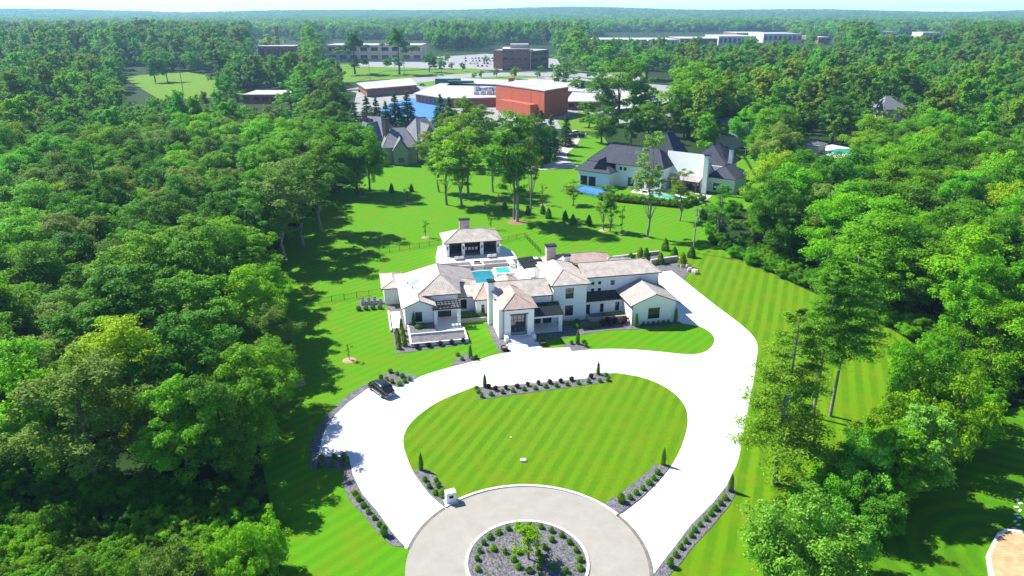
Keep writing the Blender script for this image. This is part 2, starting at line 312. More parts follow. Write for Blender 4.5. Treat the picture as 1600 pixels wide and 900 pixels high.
# driveway, drawn once round its outer edge; the oval lawn lies on it
dr_left = spline(Gs([(633, 857), (615, 835), (590, 800), (566, 772), (551, 742), (545, 713)]), 5, False)
dr_arc = spline(Gs([(497, 714), (502.7, 687), (508, 672), (523, 649), (542, 631), (561, 617), (579, 604), (592, 597)]), 5, False)
dr_mid = spline(Gs([(623.6, 606), (655.7, 589), (706.7, 573), (748, 562.5), (781, 553), (838, 545.5), (890, 543)]), 5, False)
dr_r1 = spline(Gs([(893, 549), (933, 545.8), (975.6, 545.6), (1024, 549), (1069, 553.5), (1091, 553), (1106.7, 546.7), (1115.6, 535.6), (1114, 524), (1100, 513), (1084, 508)]), 5, False)
dr_r2 = Gs([(1052, 503.5), (1024, 426), (1049, 423)])
dr_r3 = spline(Gs([(1068.5, 438), (1114.7, 474.7), (1157, 506.7), (1178.7, 528), (1184, 546), (1182, 560), (1178, 592), (1166, 652), (1154, 716), (1144, 740), (1136, 758), (1112, 788), (1080, 820), (1056, 852), (1040, 872), (1016, 905)]), 5, False)
CC, CR, IR = (1.55, 57.7), 12.25, 6.15
drive = dr_left + dr_arc + dr_mid + dr_r1 + dr_r2 + dr_r3 + [CC]
sheet('driveway', drive, .03, M['concrete'], 0)
ov = spline(Gs([(964, 583.4), (1002, 590), (1032, 601.5), (1055, 616.7), (1070, 635.5), (1074, 654.4), (1072, 673), (1062.6, 701.6), (1045.6, 731.8), (1024.8, 756.4), (1002, 779), (972, 801.7)]), 5, False)
ol = spline(Gs([(693.5, 792), (672.7, 774), (657.6, 755), (645, 736.5), (637, 717.6), (631, 699), (631, 682), (640.6, 663), (661, 644), (691.6, 625), (741, 605)]), 5, False)
arcA = math.atan2(G(693.5, 792)[1] - CC[1], G(693.5, 792)[0] - CC[0]); arcB = math.atan2(G(970, 803)[1] - CC[1], G(970, 803)[0] - CC[0])
kerb_arc = [(CC[0] + CR * math.cos(arcB + (arcA - arcB) * q / 40), CC[1] + CR * math.sin(arcB + (arcA - arcB) * q / 40)) for q in range(41)]
sheet('oval_lawn', ov + kerb_arc + ol + Gs([(760, 606), (917, 592), (921, 584.5)]), .075, M['lawn_oval'], .0)
# turning circle, its kerb and island
def circ(r, k=64, c=CC, a0=0, a1=2 * math.pi): return [(c[0] + r * math.cos(a0 + (a1 - a0) * q / k), c[1] + r * math.sin(a0 + (a1 - a0) * q / k)) for q in range(k + (a1 - a0 < 6.28))]
sheet('road', circ(CR, 96), .085, M['road'], 0)
sheet('road', [(-3.2, 47.5), (-3.2, 5), (6.3, 5), (6.3, 47.5)], .08, M['road'], 0)
def ringband(name, r0, r1, z0, z1, mat, a0=0, a1=2 * math.pi, k=64, kind='structure'):
    b = Bd(); full = a1 - a0 > 6.28; n = k + (0 if full else 1)
    for q in range(n):
        t = a0 + (a1 - a0) * q / k
        for r, z in ((r0, z0), (r0, z1), (r1, z1), (r1, z0)): b.v.append((CC[0] + r * math.cos(t), CC[1] + r * math.sin(t), z))
    for q in range(k):
        i, j = 4 * q, 4 * ((q + 1) % n)
        for e in range(4): b.f.append((i + e, j + e, j + (e + 1) % 4, i + (e + 1) % 4)); b.m.append(0)
    o = b.build(name, mat); o['kind'] = kind; return o
ringband('kerb', CR, CR + .32, 0, .20, M['kerb'], arcB, arcA)
aL = math.atan2(G(633, 857)[1] - CC[1], G(633, 857)[0] - CC[0]); aR = math.atan2(G(1016, 905)[1] - CC[1], G(1016, 905)[0] - CC[0])
ringband('gutter', CR - .08, CR + .3, 0, .092, M['gutter'], arcA + .01, aL % (2 * math.pi), 24)
ringband('gutter', CR - .08, CR + .3, 0, .092, M['gutter'], aR, arcB - .01, 24)
ringband('island_kerb', IR - .16, IR + .12, 0, .2, M['kerb'])
sheet('gravel_bed', circ(IR - .15), .15, M['gravel'], 0)
# planting beds
def bed(px, z=.1, sm=True, mat='gravel'):
    p = Gs(px); p = spline(p, 4) if sm else p
    return sheet('gravel_bed', p, z, M[mat], 0)
bed([(741, 605), (760, 606), (917, 592), (921, 584), (949, 582.7), (956, 597), (749, 625)], .12, False)
bed([(645, 736.5), (650, 743), (657.6, 755), (672.7, 774), (693.5, 792), (700, 789), (703, 782), (697, 766), (690, 757), (681, 746), (672, 737), (660, 734)], .12, False)
bed([(942, 788), (966, 803), (972, 801.7), (1002, 779), (1024.8, 756.4), (1045.6, 731.8), (1036, 728), (1022, 727), (1012, 738), (990, 756), (968, 773)], .12, False)
bed([(545, 713), (551, 742), (566, 772), (590, 800), (615, 835), (633, 855), (612, 853), (590, 832), (568, 805), (548, 785), (536, 760), (538, 735), (500, 733), (485, 735), (484, 720), (497, 714)], .06, False)
bed([(497, 714), (502.7, 687), (508, 672), (523, 649), (542, 631), (561, 617), (579, 604), (592, 597), (588, 592), (572, 600), (548, 614), (528, 632), (508, 652), (494, 674), (484, 700), (484, 716)], .055, False)
bed([(592, 597), (623.6, 606), (655.7, 589), (640, 584), (620, 580), (606, 582), (592, 590)], .058, False)
bed([(1144, 740), (1136, 758), (1112, 788), (1080, 820), (1056, 852), (1040, 872), (1018, 902), (1040, 905), (1064, 880), (1080, 858), (1108, 828), (1140, 790), (1150, 770), (1147, 752)], .06, False)
bed([(706.7, 573), (748, 562.5), (744, 555), (728, 553), (712, 559)], .058, False)
bed([(890, 543), (893, 549), (919, 546.5), (915, 539), (904, 534), (884, 537), (878, 541)], .062, False)

# ------------------------------------------------------------------ trees and plants: meshes made once, shared by every copy
LB = []
def leafmesh(name, pts, nrm, size, rg, mat, aspect=.62):
    n = len(pts); r = rg.normal(size=(n, 3)); nrm = nrm / np.linalg.norm(nrm, axis=1, keepdims=True)
    a = np.cross(nrm, r); a /= np.linalg.norm(a, axis=1, keepdims=True) + 1e-9; c = np.cross(nrm, a)
    s = (size * rg.uniform(.65, 1.35, n))[:, None]
    a = a * s; c = c * s * aspect
    v = np.stack([pts - a, pts - c * .9 + a * .15, pts + a, pts + c * .9 + a * .15], 1).reshape(-1, 3)
    me = bpy.data.meshes.new(name); me.vertices.add(4 * n); me.vertices.foreach_set('co', v.ravel())
    me.loops.add(4 * n); me.loops.foreach_set('vertex_index', np.arange(4 * n, dtype=np.int32))
    me.polygons.add(n); me.polygons.foreach_set('loop_start', np.arange(0, 4 * n, 4, dtype=np.int32)); me.polygons.foreach_set('loop_total', np.full(n, 4, dtype=np.int32))
    me.materials.append(mat); me.update(calc_edges=True); return me
def crown_pts(rg, cen, rad, n, sub=8, loose=.5):
    # every lobe carries smaller sprays; leaves fill each spray's volume, thicker outside, so the outline stays ragged
    sc, sr, so = [], [], []
    for c, r_ in zip(cen, rad):
        for _ in range(sub):
            d = rg.normal(size=3); d /= np.linalg.norm(d); d[2] = d[2] * .8 + .18
            sc.append(c + d * r_ * rg.uniform(.45, 1.05)); sr.append(r_ * rg.uniform(.22, .5)); so.append(d)
    sc = np.array(sc); sr = np.array(sr); so = np.array(so)
    w = sr ** 2; pick = rg.choice(len(sr), n, p=w / w.sum())
    d = rg.normal(size=(n, 3)); d /= np.linalg.norm(d, axis=1, keepdims=True); d[:, 2] = d[:, 2] * .7
    rr = sr[pick] * (rg.uniform(0, 1, n) ** .45 * 1.0 + loose * np.abs(rg.normal(size=n)) * .35)
    p = sc[pick] + d * rr[:, None]; p[:, 2] -= (rr / sr[pick]) ** 2 * sr[pick] * .18
    return p, d * .35 + so[pick] * .3 + rg.normal(size=d.shape) * .42 + np.array([-.18, .1, .62])
def trunkmesh(name, rg, h, r, cen, z0, mat, nl=6, lean=0., reach=.8):
    b = Bd(); segs = 5; prev = Vector((0, 0, -.3)); pr = r * 1.25; path = [prev]
    top = h * reach
    for q in range(1, segs + 1):
        t = q / segs; p = Vector((rg.normal() * .12 * h * .05 + lean * t * h * .1, rg.normal() * .12 * h * .05, t * top)); rr = r * (1 - .85 * t) + .03
        b.tube(prev, p, pr, rr, 7, cap=False); prev, pr = p, rr; path.append(p)
    for q in range(min(nl, len(cen))):
        c = Vector(cen[q]); zs = max(z0 * .75, c.z * .55); k = min(segs, max(1, int(zs / top * segs))); s = path[k]
        mid = (s + c) * .5 + Vector((0, 0, -.06 * h * .3))
        b.tube(s, mid, r * .36, r * .2, 5, cap=False); b.tube(mid, c, r * .2, .03, 5, cap=False)
    me_o = b.build(name, mat, smooth=True); me = me_o.data; bpy.data.objects.remove(me_o); return me
KIND = {}
def deciduous(key, seed, h, rx, z0, ncl, clr, n, card, leaf, bark='bark', trunk_r=.3, shape=1.0, nl=6, sub=8, loose=.5, reach=.8):
    rg = np.random.default_rng(seed); cen = []
    zc = (z0 + h) / 2; rz = (h - z0) / 2
    while len(cen) < ncl:
        d = rg.normal(size=3); d /= np.linalg.norm(d); rr = rg.uniform(.3, 1.12) ** .7
        p = np.array([d[0] * rx * rr, d[1] * rx * rr, d[2] * rz * rr])
        t = (p[2] / rz + 1) / 2; f = (1 - .55 * max(0, t - .45) * shape) * (1 if t > .15 else .75); p[:2] *= f; p[2] += zc
        cen.append(p)
    cen = np.array(cen); rad = rg.uniform(.7, 1.35, ncl) * clr
    cen[:, 2] = np.minimum(cen[:, 2], h - rad * .8)
    p, nr = crown_pts(rg, cen, rad, n, sub, loose)
    KIND[key] = dict(crown=leafmesh('crown', p, nr, card, rg, LEAF[leaf]), trunk=trunkmesh('trunk', rg, h, trunk_r, cen, z0, M[bark], nl, reach=reach), h=h, r=rx + clr * .6, leaf=leaf)
deciduous('broad', 1, 17, 5.0, 3.0, 20, 2.2, 25000, .165, 'mid')
deciduous('domed', 2, 16, 5.4, 3.0, 30, 1.8, 26000, .16, 'deep', sub=7, loose=.35)
deciduous('billowy', 3, 18, 4.8, 3.0, 16, 2.6, 25000, .17, 'mid', shape=.6, sub=11)
deciduous('feathery', 4, 17, 5.2, 3.0, 34, 1.5, 22000, .15, 'grey', sub=6, loose=1.0)
deciduous('upright', 5, 19, 3.6, 3.0, 22, 1.9, 20000, .165, 'bright', shape=.8, loose=.8)
deciduous('ragged', 6, 18, 5.4, 3.5, 18, 1.9, 17000, .17, 'bright', sub=7, loose=1.1)
deciduous('tall', 7, 24, 3.6, 7.5, 22, 1.5, 11000, .175, 'deep', 'bark_light', .2, nl=10, sub=6, loose=.9)
deciduous('sparse', 8, 24, 3.0, 7.0, 26, 1.1, 6500, .16, 'grey', 'bark_light', .17, nl=14, sub=5, loose=1.0)
deciduous('sapling', 9, 5, .8, 1.6, 12, .4, 500, .11, 'olive', 'bark', .05, nl=5, sub=3)
deciduous('bush', 10, 6.5, 3.8, .6, 26, 1.6, 25000, .135, 'vine', nl=3, trunk_r=.15, shape=.5, sub=9, reach=.4)
deciduous('ornamental', 11, 4.3, 1.6, 1.0, 18, .7, 3200, .095, 'yellow', nl=7, trunk_r=.09, sub=5)
deciduous('vine_tower', 12, 12, 2.6, .8, 34, 1.35, 21000, .15, 'vine', nl=3, trunk_r=.18, shape=.9, loose=.8, reach=.5)
for i, (nm, h, rx, ncl, clr, sh, lf) in enumerate([('far_round', 17, 5.2, 14, 2.3, 1, 'mid'), ('far_dome', 15, 5.6, 20, 1.9, 1, 'deep'), ('far_tall', 21, 4.3, 13, 2.2, .7, 'mid'), ('far_grey', 16, 5, 24, 1.6, 1, 'grey')]):
    deciduous(nm, 40 + i, h, rx, 2, ncl, clr, 4500, .36, lf, nl=3, shape=sh, sub=6, loose=.6)
def conifer(key, seed, h, r, z0, layers, per, n, card, leaf, droop=-.15, flat=.35, bark='bark', tr=.3, gap=.0, power=1.0):
    rg = np.random.default_rng(seed); pts = []; nr = []; b = Bd(); cen = []
    b.tube((0, 0, -.3), (rg.normal() * .2, 0, h * .5), tr * 1.15, tr * .6, 7, cap=False); b.tube((0, 0, h * .49), (0, 0, h * .98), tr * .6, .04, 7, cap=False)
    for L in range(layers):
        t = L / (layers - 1); z = z0 + (h - z0) * t * .97; rr = r * ((1 - t) ** power * .92 + .08)
        for k in range(per):
            if rg.uniform() < gap: continue
            a = rg.uniform(0, 6.283); q = rr * rg.uniform(.65, 1.1); e = np.array([math.cos(a) * q, math.sin(a) * q, z + droop * q + rg.normal() * .25])
            b.tube((0, 0, z), tuple(e), max(.02, tr * .2 * (1 - t)), .012, 4, cap=False)
            m = max(4, int(n / (layers * per) * (.4 + 1.2 * (1 - t))))
            s = rg.uniform(.25, 1.0, m) ** .7
            w = (rg.normal(size=(m, 3)) * np.array([.22, .22, flat * .22])) * (q * .5 + .2)
            pts.append(np.array([0, 0, z]) + s[:, None] * (e - np.array([0, 0, z])) + w); nr.append(rg.normal(size=(m, 3)) * .5 + np.array([0, 0, .9]))
    p = np.concatenate(pts); q = np.concatenate(nr)
    o = b.build('trunk', M[bark], smooth=True); me = o.data; bpy.data.objects.remove(o)
    KIND[key] = dict(crown=leafmesh('crown', p, q, card, rg, LEAF[leaf], .4), trunk=me, h=h, r=r, leaf=leaf)
conifer('pine', 21, 22, 4.0, 10.0, 15, 8, 22000, .15, 'pine', droop=.02, flat=.3, tr=.17, gap=.15, power=.55, bark='bark_light')
conifer('lowpine', 22, 20, 4.6, 4.6, 14, 9, 32000, .15, 'pine', droop=-.04, flat=.4, tr=.22, gap=.08, power=.6, bark='bark_light')
conifer('spruce', 23, 15, 3.6, .8, 20, 12, 12000, .22, 'spruce', droop=-.3)
def shrubmesh(key, seed, prof, n, card, leaf):
    rg = np.random.default_rng(seed); z = rg.uniform(0, 1, n * 2); r = np.interp(z, [q[1] for q in prof], [q[0] for q in prof]); mx = r.max(); k = rg.uniform(0, 1, n * 2) < (r / mx) ** .8 + .05
    z = z[k][:n]; r = r[k][:n]; a = rg.uniform(0, 6.283, len(z)); q = r * rg.uniform(.72, 1.08, len(z)) * (1 + .12 * np.sin(a * 3 + z * 9))
    p = np.stack([np.cos(a) * q, np.sin(a) * q, z], 1); nr = np.stack([np.cos(a), np.sin(a), np.full(len(z), .5)], 1) + rg.normal(size=(len(z), 3)) * .5
    lm = leafmesh('leaves', p, nr, card, rg, LEAF[leaf])
    b = Bd(); b.lathe([(.02, .0)] + [(max(.01, pr[0] * .72), pr[1] * .98) for pr in prof], 12); o = b.build('inner_leaves', LEAF[leaf], smooth=True); me2 = o.data; bpy.data.objects.remove(o)
    KIND[key] = dict(leaves=lm, inner=me2)
shrubmesh('boxwood', 31, [(.30, .02), (.48, .25), (.52, .5), (.42, .8), (.05, 1.0)], 420, .085, 'box')
shrubmesh('arborvitae', 32, [(.16, .0), (.2, .12), (.19, .4), (.13, .75), (.015, 1.0)], 900, .035, 'arbor')
shrubmesh('cone_shrub', 33, [(.24, .0), (.3, .12), (.25, .4), (.15, .75), (.015, 1.0)], 800, .05, 'arbor')
shrubmesh('plum', 34, [(.15, .0), (.42, .45), (.5, .75), (.1, 1.0)], 300, .1, 'plum')
def set_leaf(o, leaf):
    if leaf and o.material_slots: o.material_slots[0].link = 'OBJECT'; o.material_slots[0].material = LEAF[leaf]
def tree(kind, name, loc, h, wide=None, rz=None, leaf=None, label='', group=None, cat='tree', parts=True):
    k = KIND[kind]; t = ob(name, None); t.location = loc; t.rotation_euler = (0, 0, rnd.uniform(0, 6.28) if rz is None else rz)
    sz = h / k['h']; sx = (wide / 2) / k['r'] if wide else sz; t.scale = (sx, sx, sz); t.empty_display_size = .5
    tag(t, label, cat, group); c = ob('crown', k['crown'], t); set_leaf(c, leaf); ob('trunk', k['trunk'], t); return t
def shrub(kind, name, loc, h, wide, label, group, cat='shrub', leaf=None):
    k = KIND[kind]; o = ob(name, k['leaves']); o.location = loc; o.scale = (wide, wide, h); o.rotation_euler = (0, 0, rnd.uniform(0, 6.28)); set_leaf(o, leaf)
    i = ob('inner_leaves', k['inner'], o); set_leaf(i, leaf); tag(o, label, cat, group); return o
# ------------------------------------------------------------------ building helpers
def roof(parent, verts, faces, mat, t=.18, edge=None, soffit=None, ridges=(), name='roof', cap_r=.09):
    cnt = {}
    for f in faces:
        for i in range(len(f)):
            e = (f[i], f[(i + 1) % len(f)]); cnt.setdefault(tuple(sorted(e)), []).append(e)
    n = len(verts); b = Bd(); b.v = [tuple(v) for v in verts] + [(v[0], v[1], v[2] - t) for v in verts]
    for f in faces: b.f.append(tuple(f)); b.m.append(0); b.f.append(tuple(n + i for i in reversed(f))); b.m.append(2)
    for k, es in cnt.items():
        if len(es) == 1: i, j = es[0]; b.f.append((j, i, n + i, n + j)); b.m.append(1)
    o = b.build(name, [mat, edge or M['trim'], soffit or M['soffit']], parent)
    for i, j in ridges:
        c = Bd(); p, q = Vector(verts[i]), Vector(verts[j]); c.tube(p, q, cap_r, cap_r, 6); c.build('ridge_cap', mat, o)
    return o
def hip(parent, u0, u1, v0, v1, z, A, B, mat, along='v', **k):
    vs_ = [(u0, v0, z), (u1, v0, z), (u1, v1, z), (u0, v1, z), A, B]
    fs = [(0, 1, 4), (1, 2, 5, 4), (2, 3, 5), (3, 0, 4, 5)] if along == 'v' else [(0, 1, 5, 4), (1, 2, 5), (2, 3, 4, 5), (3, 0, 4)]
    rd = [(0, 4), (1, 4), (2, 5), (3, 5), (4, 5)] if along == 'v' else [(0, 4), (3, 4), (1, 5), (2, 5), (4, 5)]
    return roof(parent, vs_, fs, mat, ridges=rd, **k)
def wall(parent, p0, p1, z0, z1, ops=(), th=.22, mat='white', name='wall'):
    p0 = Vector((*p0, 0)); p1 = Vector((*p1, 0)); L = (p1 - p0).length; d = (p1 - p0) / L; nin = Vector((-d.y, d.x, 0))
    S = sorted({0, L, *[q for o in ops for q in o[:2]]}); Z = sorted({z0, z1, *[q for o in ops for q in o[2:4]]}); b = Bd()
    P = lambda s, z, e: tuple(p0 + d * s + nin * e + Vector((0, 0, z)))
    for i in range(len(S) - 1):
        for j in range(len(Z) - 1):
            sm, zm = (S[i] + S[i + 1]) / 2, (Z[j] + Z[j + 1]) / 2
            if any(o[0] < sm < o[1] and o[2] < zm < o[3] for o in ops): continue
            b.poly([P(S[i], Z[j], 0), P(S[i + 1], Z[j], 0), P(S[i + 1], Z[j + 1], 0), P(S[i], Z[j + 1], 0)])
            b.poly([P(S[i], Z[j], th), P(S[i], Z[j + 1], th), P(S[i + 1], Z[j + 1], th), P(S[i + 1], Z[j], th)])
    for s0, s1, a, c in [*[o[:4] for o in ops], (0, L, z0, z1)]:
        for q, r_ in (((s0, a), (s1, a)), ((s1, a), (s1, c)), ((s1, c), (s0, c)), ((s0, c), (s0, a))):
            b.poly([P(*q, 0), P(*r_, 0), P(*r_, th), P(*q, th)])
    o = b.build(name, M[mat], parent)
    return o, P
def window(parent, P, s0, s1, z0, z1, nx=2, nz=3, dep=.1, fr=.08, gl='glass', name='window', fm='trim'):
    b = Bd()
    def bar(sa, sb, za, zb, e0, e1):
        c = [P(sa, za, e0), P(sb, za, e0), P(sb, zb, e0), P(sa, zb, e0), P(sa, za, e1), P(sb, za, e1), P(sb, zb, e1), P(sa, zb, e1)]
        for f in ((0, 1, 2, 3), (7, 6, 5, 4), (0, 4, 5, 1), (1, 5, 6, 2), (2, 6, 7, 3), (3, 7, 4, 0)): b.poly([c[q] for q in f])
    g = .003
    bar(s0 + g, s0 + fr, z0 + g, z1 - g, dep, dep + .08); bar(s1 - fr, s1 - g, z0 + g, z1 - g, dep, dep + .08)
    bar(s0 + fr, s1 - fr, z0 + g, z0 + fr, dep, dep + .08); bar(s0 + fr, s1 - fr, z1 - fr, z1 - g, dep, dep + .08)
    for i in range(1, nx): s = s0 + (s1 - s0) * i / nx; bar(s - .03, s + .03, z0 + fr, z1 - fr, dep + .02, dep + .07)
    for i in range(1, nz): z = z0 + (z1 - z0) * i / nz; bar(s0 + fr, s1 - fr, z - .025, z + .025, dep + .022, dep + .068)
    o = b.build(name, M[fm], parent)
    c = Bd(); c.poly([P(s0 + .02, z0 + .02, dep + .05), P(s1 - .02, z0 + .02, dep + .05), P(s1 - .02, z1 - .02, dep + .05), P(s0 + .02, z1 - .02, dep + .05)]); c.build('pane', M[gl], o)
    return o
def part(parent, name, mat, *boxes, **k):
    if len(boxes) > 1 and name in ('wall', 'post', 'partition', 'frame'):
        for q in boxes: o = part(parent, name, mat, q)
        return o
    b = Bd()
    for q in boxes: b.box(*q)
    return b.build(name, [M[m] for m in mat] if isinstance(mat, tuple) else M[mat], parent)
def chimney(parent, u0, u1, v0, v1, z0, z1, mat='stone'):
    o = part(parent, 'chimney', mat, (u0, u1, v0, v1, z0, z1)); part(o, 'chimney_cap', 'trim', (u0 - .12, u1 + .12, v0 - .12, v1 + .12, z1 + .002, z1 + .3)); return o
def seams(parent, mat, p00, p10, p01, p11, n):            # standing seams on a sloping metal roof
    for i in range(n + 1):
        t = i / n; a = Vector(p00).lerp(Vector(p10), t); c = Vector(p01).lerp(Vector(p11), t); b = Bd(); up = Vector((0, 0, .02)); b.tube(a + up, c + up, .03, .03, 4); b.build('seam', mat, parent)

# ------------------------------------------------------------------ the white mansion (local axes: u along the front, v back)
HO, HA = (-18.668, 115.104), R(12)
def W(u, v): return (HO[0] + u * math.cos(HA) - v * math.sin(HA), HO[1] + u * math.sin(HA) + v * math.cos(HA))
def local(name, z=0, **k): return empty(name, (*HO, z), HA, **k)
house = local('mansion', label='white stucco mansion with pale cedar shingle roofs inside the looping drive', cat='house')
def body(u0, u1, v0, v1, z1, z0=-.1): return part(house, 'wall', 'white', (u0, u1, v0, v1, z0, z1))
def front(u0, u1, v, z1, ops, wins, z0=-.1):
    o, P = wall(house, (u0, v), (u1, v), z0, z1, ops)
    for op, (nx, nz) in zip(ops, wins): window(house, P, *op[:4], nx, nz)
    return P
# left wing with its gable
body(0, 4.9, .225, 3.0, 3.95); body(.02, 9.6, 2.83, 16.2, 3.9); body(4.4, 9.598, 2.828, 9, 4.9, 3.902)
front(0, 4.9, 0, 3.95, [(1.75, 2.95, 1.0, 2.9)], [(2, 3)])
g = Bd(); g.v = [(0, 0, 3.952), (4.9, 0, 3.952), (2.5, 0, 5.0), (0, .22, 3.952), (4.9, .22, 3.952), (2.5, .22, 5.0)]; g.f = [(0, 1, 2), (5, 4, 3), (1, 4, 5, 2), (0, 2, 5, 3), (0, 3, 4, 1)]; g.m = [0] * 5; g.build('gable', M['white'], house)
front(4.902, 9.6, 2.6, 4.9, [(6.0 - 4.9, 8.4 - 4.9, .45, 2.7)], [(3, 2)])
# its roofs: one long slope to the side, hip to the front, fall to the pool court behind
vv = [(-.65, -.55, 3.9), (2.5, -.55, 5.22), (2.5, 3.6, 5.22), (1.75, 2.0, 4.92), (7, 6.7, 7.2), (7, 12.9, 7.2), (-.65, 16.6, 3.9), (10.1, 2.0, 4.98), (14.2, 18.4, 3.9), (14.1, 9.4, 3.92), (10.1, 8.0, 5.62)]
o = roof(house, [(-.65, -.55, 3.9), (2.5, -.55, 5.22), (2.5, 2.6, 5.22), (7, 6.7, 7.2), (7, 12.9, 7.2), (-.65, 16.6, 3.9)], [(0, 1, 2, 3, 4, 5)], M['roof'])
for nm, zz, w_, d_ in (('skylight', 5.35, 1.5, .9),):
    b = Bd(); b.box(2.0, 3.1, 8.0, 9.9, 5.02, 5.06); s = b.build('skylight', M['trim'], house)
    s.matrix_parent_inverse = Matrix(); s.rotation_euler = (0, 0, 0)
    me = s.data
    for v in me.vertices: v.co.z += (v.co.x - 2.5) * .43 + .22
    b = Bd(); b.poly([(2.06, 8.06, 5.3), (3.04, 8.06, 5.3), (3.04, 9.84, 5.3), (2.06, 9.84, 5.3)]); q = b.build('pane', glass('skylight_glass', (.25, .55, .6)), s)
    for v in q.data.vertices: v.co.z = 5.085 + (v.co.x - 2.5) * .43 + .215
for u, v in ((1.3, 9.6), (1.9, 6.4)):
    b = Bd(); z = 3.9 + (u + .65) * .43; b.tube((u, v, z - .1), (u, v, z + .35), .09, .09, 8); b.build('roof_vent', M['trim'], house)
roof(house, [(2.52, -.55, 5.23), (5.45, -.55, 4.0), (5.45, 2.6, 4.0), (2.52, 2.6, 5.23)], [(0, 1, 2, 3)], M['roof'], ridges=[(0, 3)])
roof(house, [(2.3, 2.05, 5.0), (10.15, 2.05, 5.0), (7, 6.72, 7.22)], [(0, 1, 2)], M['roof'], ridges=[(1, 2), (0, 2)])
roof(house, [(10.15, 2.05, 5.0), (10.7, 7.2, 5.35), (14.1, 9.2, 3.85), (14.3, 18.4, 3.85), (7.02, 12.9, 7.2), (7.02, 6.72, 7.2)], [(0, 1, 5), (1, 2, 3, 4, 5)], M['roof_brown'], ridges=[(4, 5), (3, 4)])
roof(house, [(14.3, 18.4, 3.84), (-.65, 16.6, 3.86), (7, 12.9, 7.19)], [(0, 1, 2)], M['roof'])
body(9.602, 14, 5.0, 17.8, 3.8)
# low side block
body(-3.1, .01, 11.7, 19.4, 3.3); hip(house, -3.6, .8, 11.2, 20, 3.42, (-1.3, 13.6, 4.1), (-1.3, 17.6, 4.1), M['roof'])
# pergola over the terrace between the wings: every beam its own piece
pg = empty('pergola', (0, 0, 0)); pg.parent = house; pg.name = 'pergola'
for u in (5.0, 9.15): part(pg, 'post', 'white', (u, u + .55, -.55, 0, 0, 3.05))
part(pg, 'beam', 'white', (4.95, 9.75, -.6, .05, 3.052, 3.3))
for k in range(8): u = 5.05 + k * .64; part(pg, 'rafter', 'trim', (u, u + .1, -.85, 2.59, 3.46, 3.64))
for k in range(4): v = -.6 + k * .95; part(pg, 'slat', 'trim', (4.75, 9.95, v, v + .12, 3.642, 3.74))
part(pg, 'fascia', 'trim', (4.75, 9.95, -.97, -.86, 3.32, 3.66))
# middle range with window, little hipped corner room
front(9.6, 12.9, 4.2, 3.5, [(.75, 1.9, 1.0, 2.9)], [(2, 2)]); body(9.602, 12.9, 4.43, 8, 3.5)
body(12.9, 15, 2.225, 6, 3.5); front(12.9, 15, 2.0, 3.5, [(.95, 1.5, .9, 2.5)], [(1, 2)])
roof(house, [(9.7, 3.55, 3.6), (13.4, 3.55, 3.6), (13.9, 8.8, 4.9), (10.3, 9.2, 5.5)], [(0, 1, 2, 3)], M['roof'], ridges=[(0, 3), (2, 3)])
roof(house, [(12.5, 1.6, 3.6), (15.0, 1.6, 3.6), (15.0, 5.6, 5.4), (12.5, 7.2, 3.6)], [(0, 1, 2), (0, 2, 3)], M['roof_red'], ridges=[(0, 2)])
# hall with chimney wall
body(15.2, 25.6, -2.98, 3.2, 5.5); body(15.2, 16.2, -7.6, -2.99, 5.35); chimney(house, 14.5, 15.6, -1.6, -.5, -.1, 8.0, 'white')
roof(house, [(15.1, -3.5, 5.6), (25.7, -3.5, 5.6), (25.2, .4, 7.4), (15.1, .4, 7.4), (25.7, 4.3, 5.6), (15.1, 4.3, 5.6)], [(0, 1, 2, 3), (3, 2, 4, 5)], M['roof'], ridges=[(2, 3)])
# entrance tower, deep portal, glazed doors with the hall showing behind
E0, E1, EV = 16.0, 21.2, -8.1
o, P = wall(house, (E0, EV), (E1, EV), -.1, 5.55, [(1.15, 4.05, .6, 4.35)], .35)
part(house, 'wall', 'white', (E0, E0 + .35, EV + .352, -3.0, -.1, 5.55), (E1 - .35, E1, EV + .352, -3.0, -.1, 5.55))
part(house, 'floor', 'pave', (E0 + .352, E1 - .352, EV + .01, -3.0, -.1, .6))
o2, P2 = wall(house, (E0 + .352, EV + 1.3), (E1 - .352, EV + 1.3), .6, 5.5, [(.8, 3.7, .602, 4.35)], .12)
window(house, P2, .8, 3.7, .602, 4.35, 4, 5, .02, .09, 'clear', 'glazed_door')
part(house, 'interior_wall', 'cream', (E0 + .36, E1 - .36, -3.5, -3.3, .6, 5.4)); part(house, 'stair', 'timber', *[(18.2, 20.2, -5 + .3 * k, -4.7 + .3 * k, .602, .8 + .19 * k) for k in range(4)])
part(house, 'canopy_beam', 'trim', (E0 + 1.0, E1 - 1.0, EV - .12, EV - .002, 4.36, 4.5))
hip(house, 15.55, 21.75, -8.65, -1.2, 5.6, (18.4, -5.6, 7.25), (18.4, -1.2, 7.25), M['roof_red'])
for k in range(4): part(house, 'step', 'pave', (16.45 - .05 * k, 20.75 + .05 * k, -9.4 - .5 * k, -8.9 - .5 * k if k else EV + .005, -.1, .45 - .13 * k))
for u in (16.0, 20.752): part(house, 'plinth', 'white', (u - .05, u + .5, -9.6, EV - .004, -.1, .95))
b = Bd(); b.tube((E0 - .05, EV - .1, 0), (E0 - .05, EV - .1, 5.4), .05, .05, 6); b.build('downpipe', M['trim'], house)
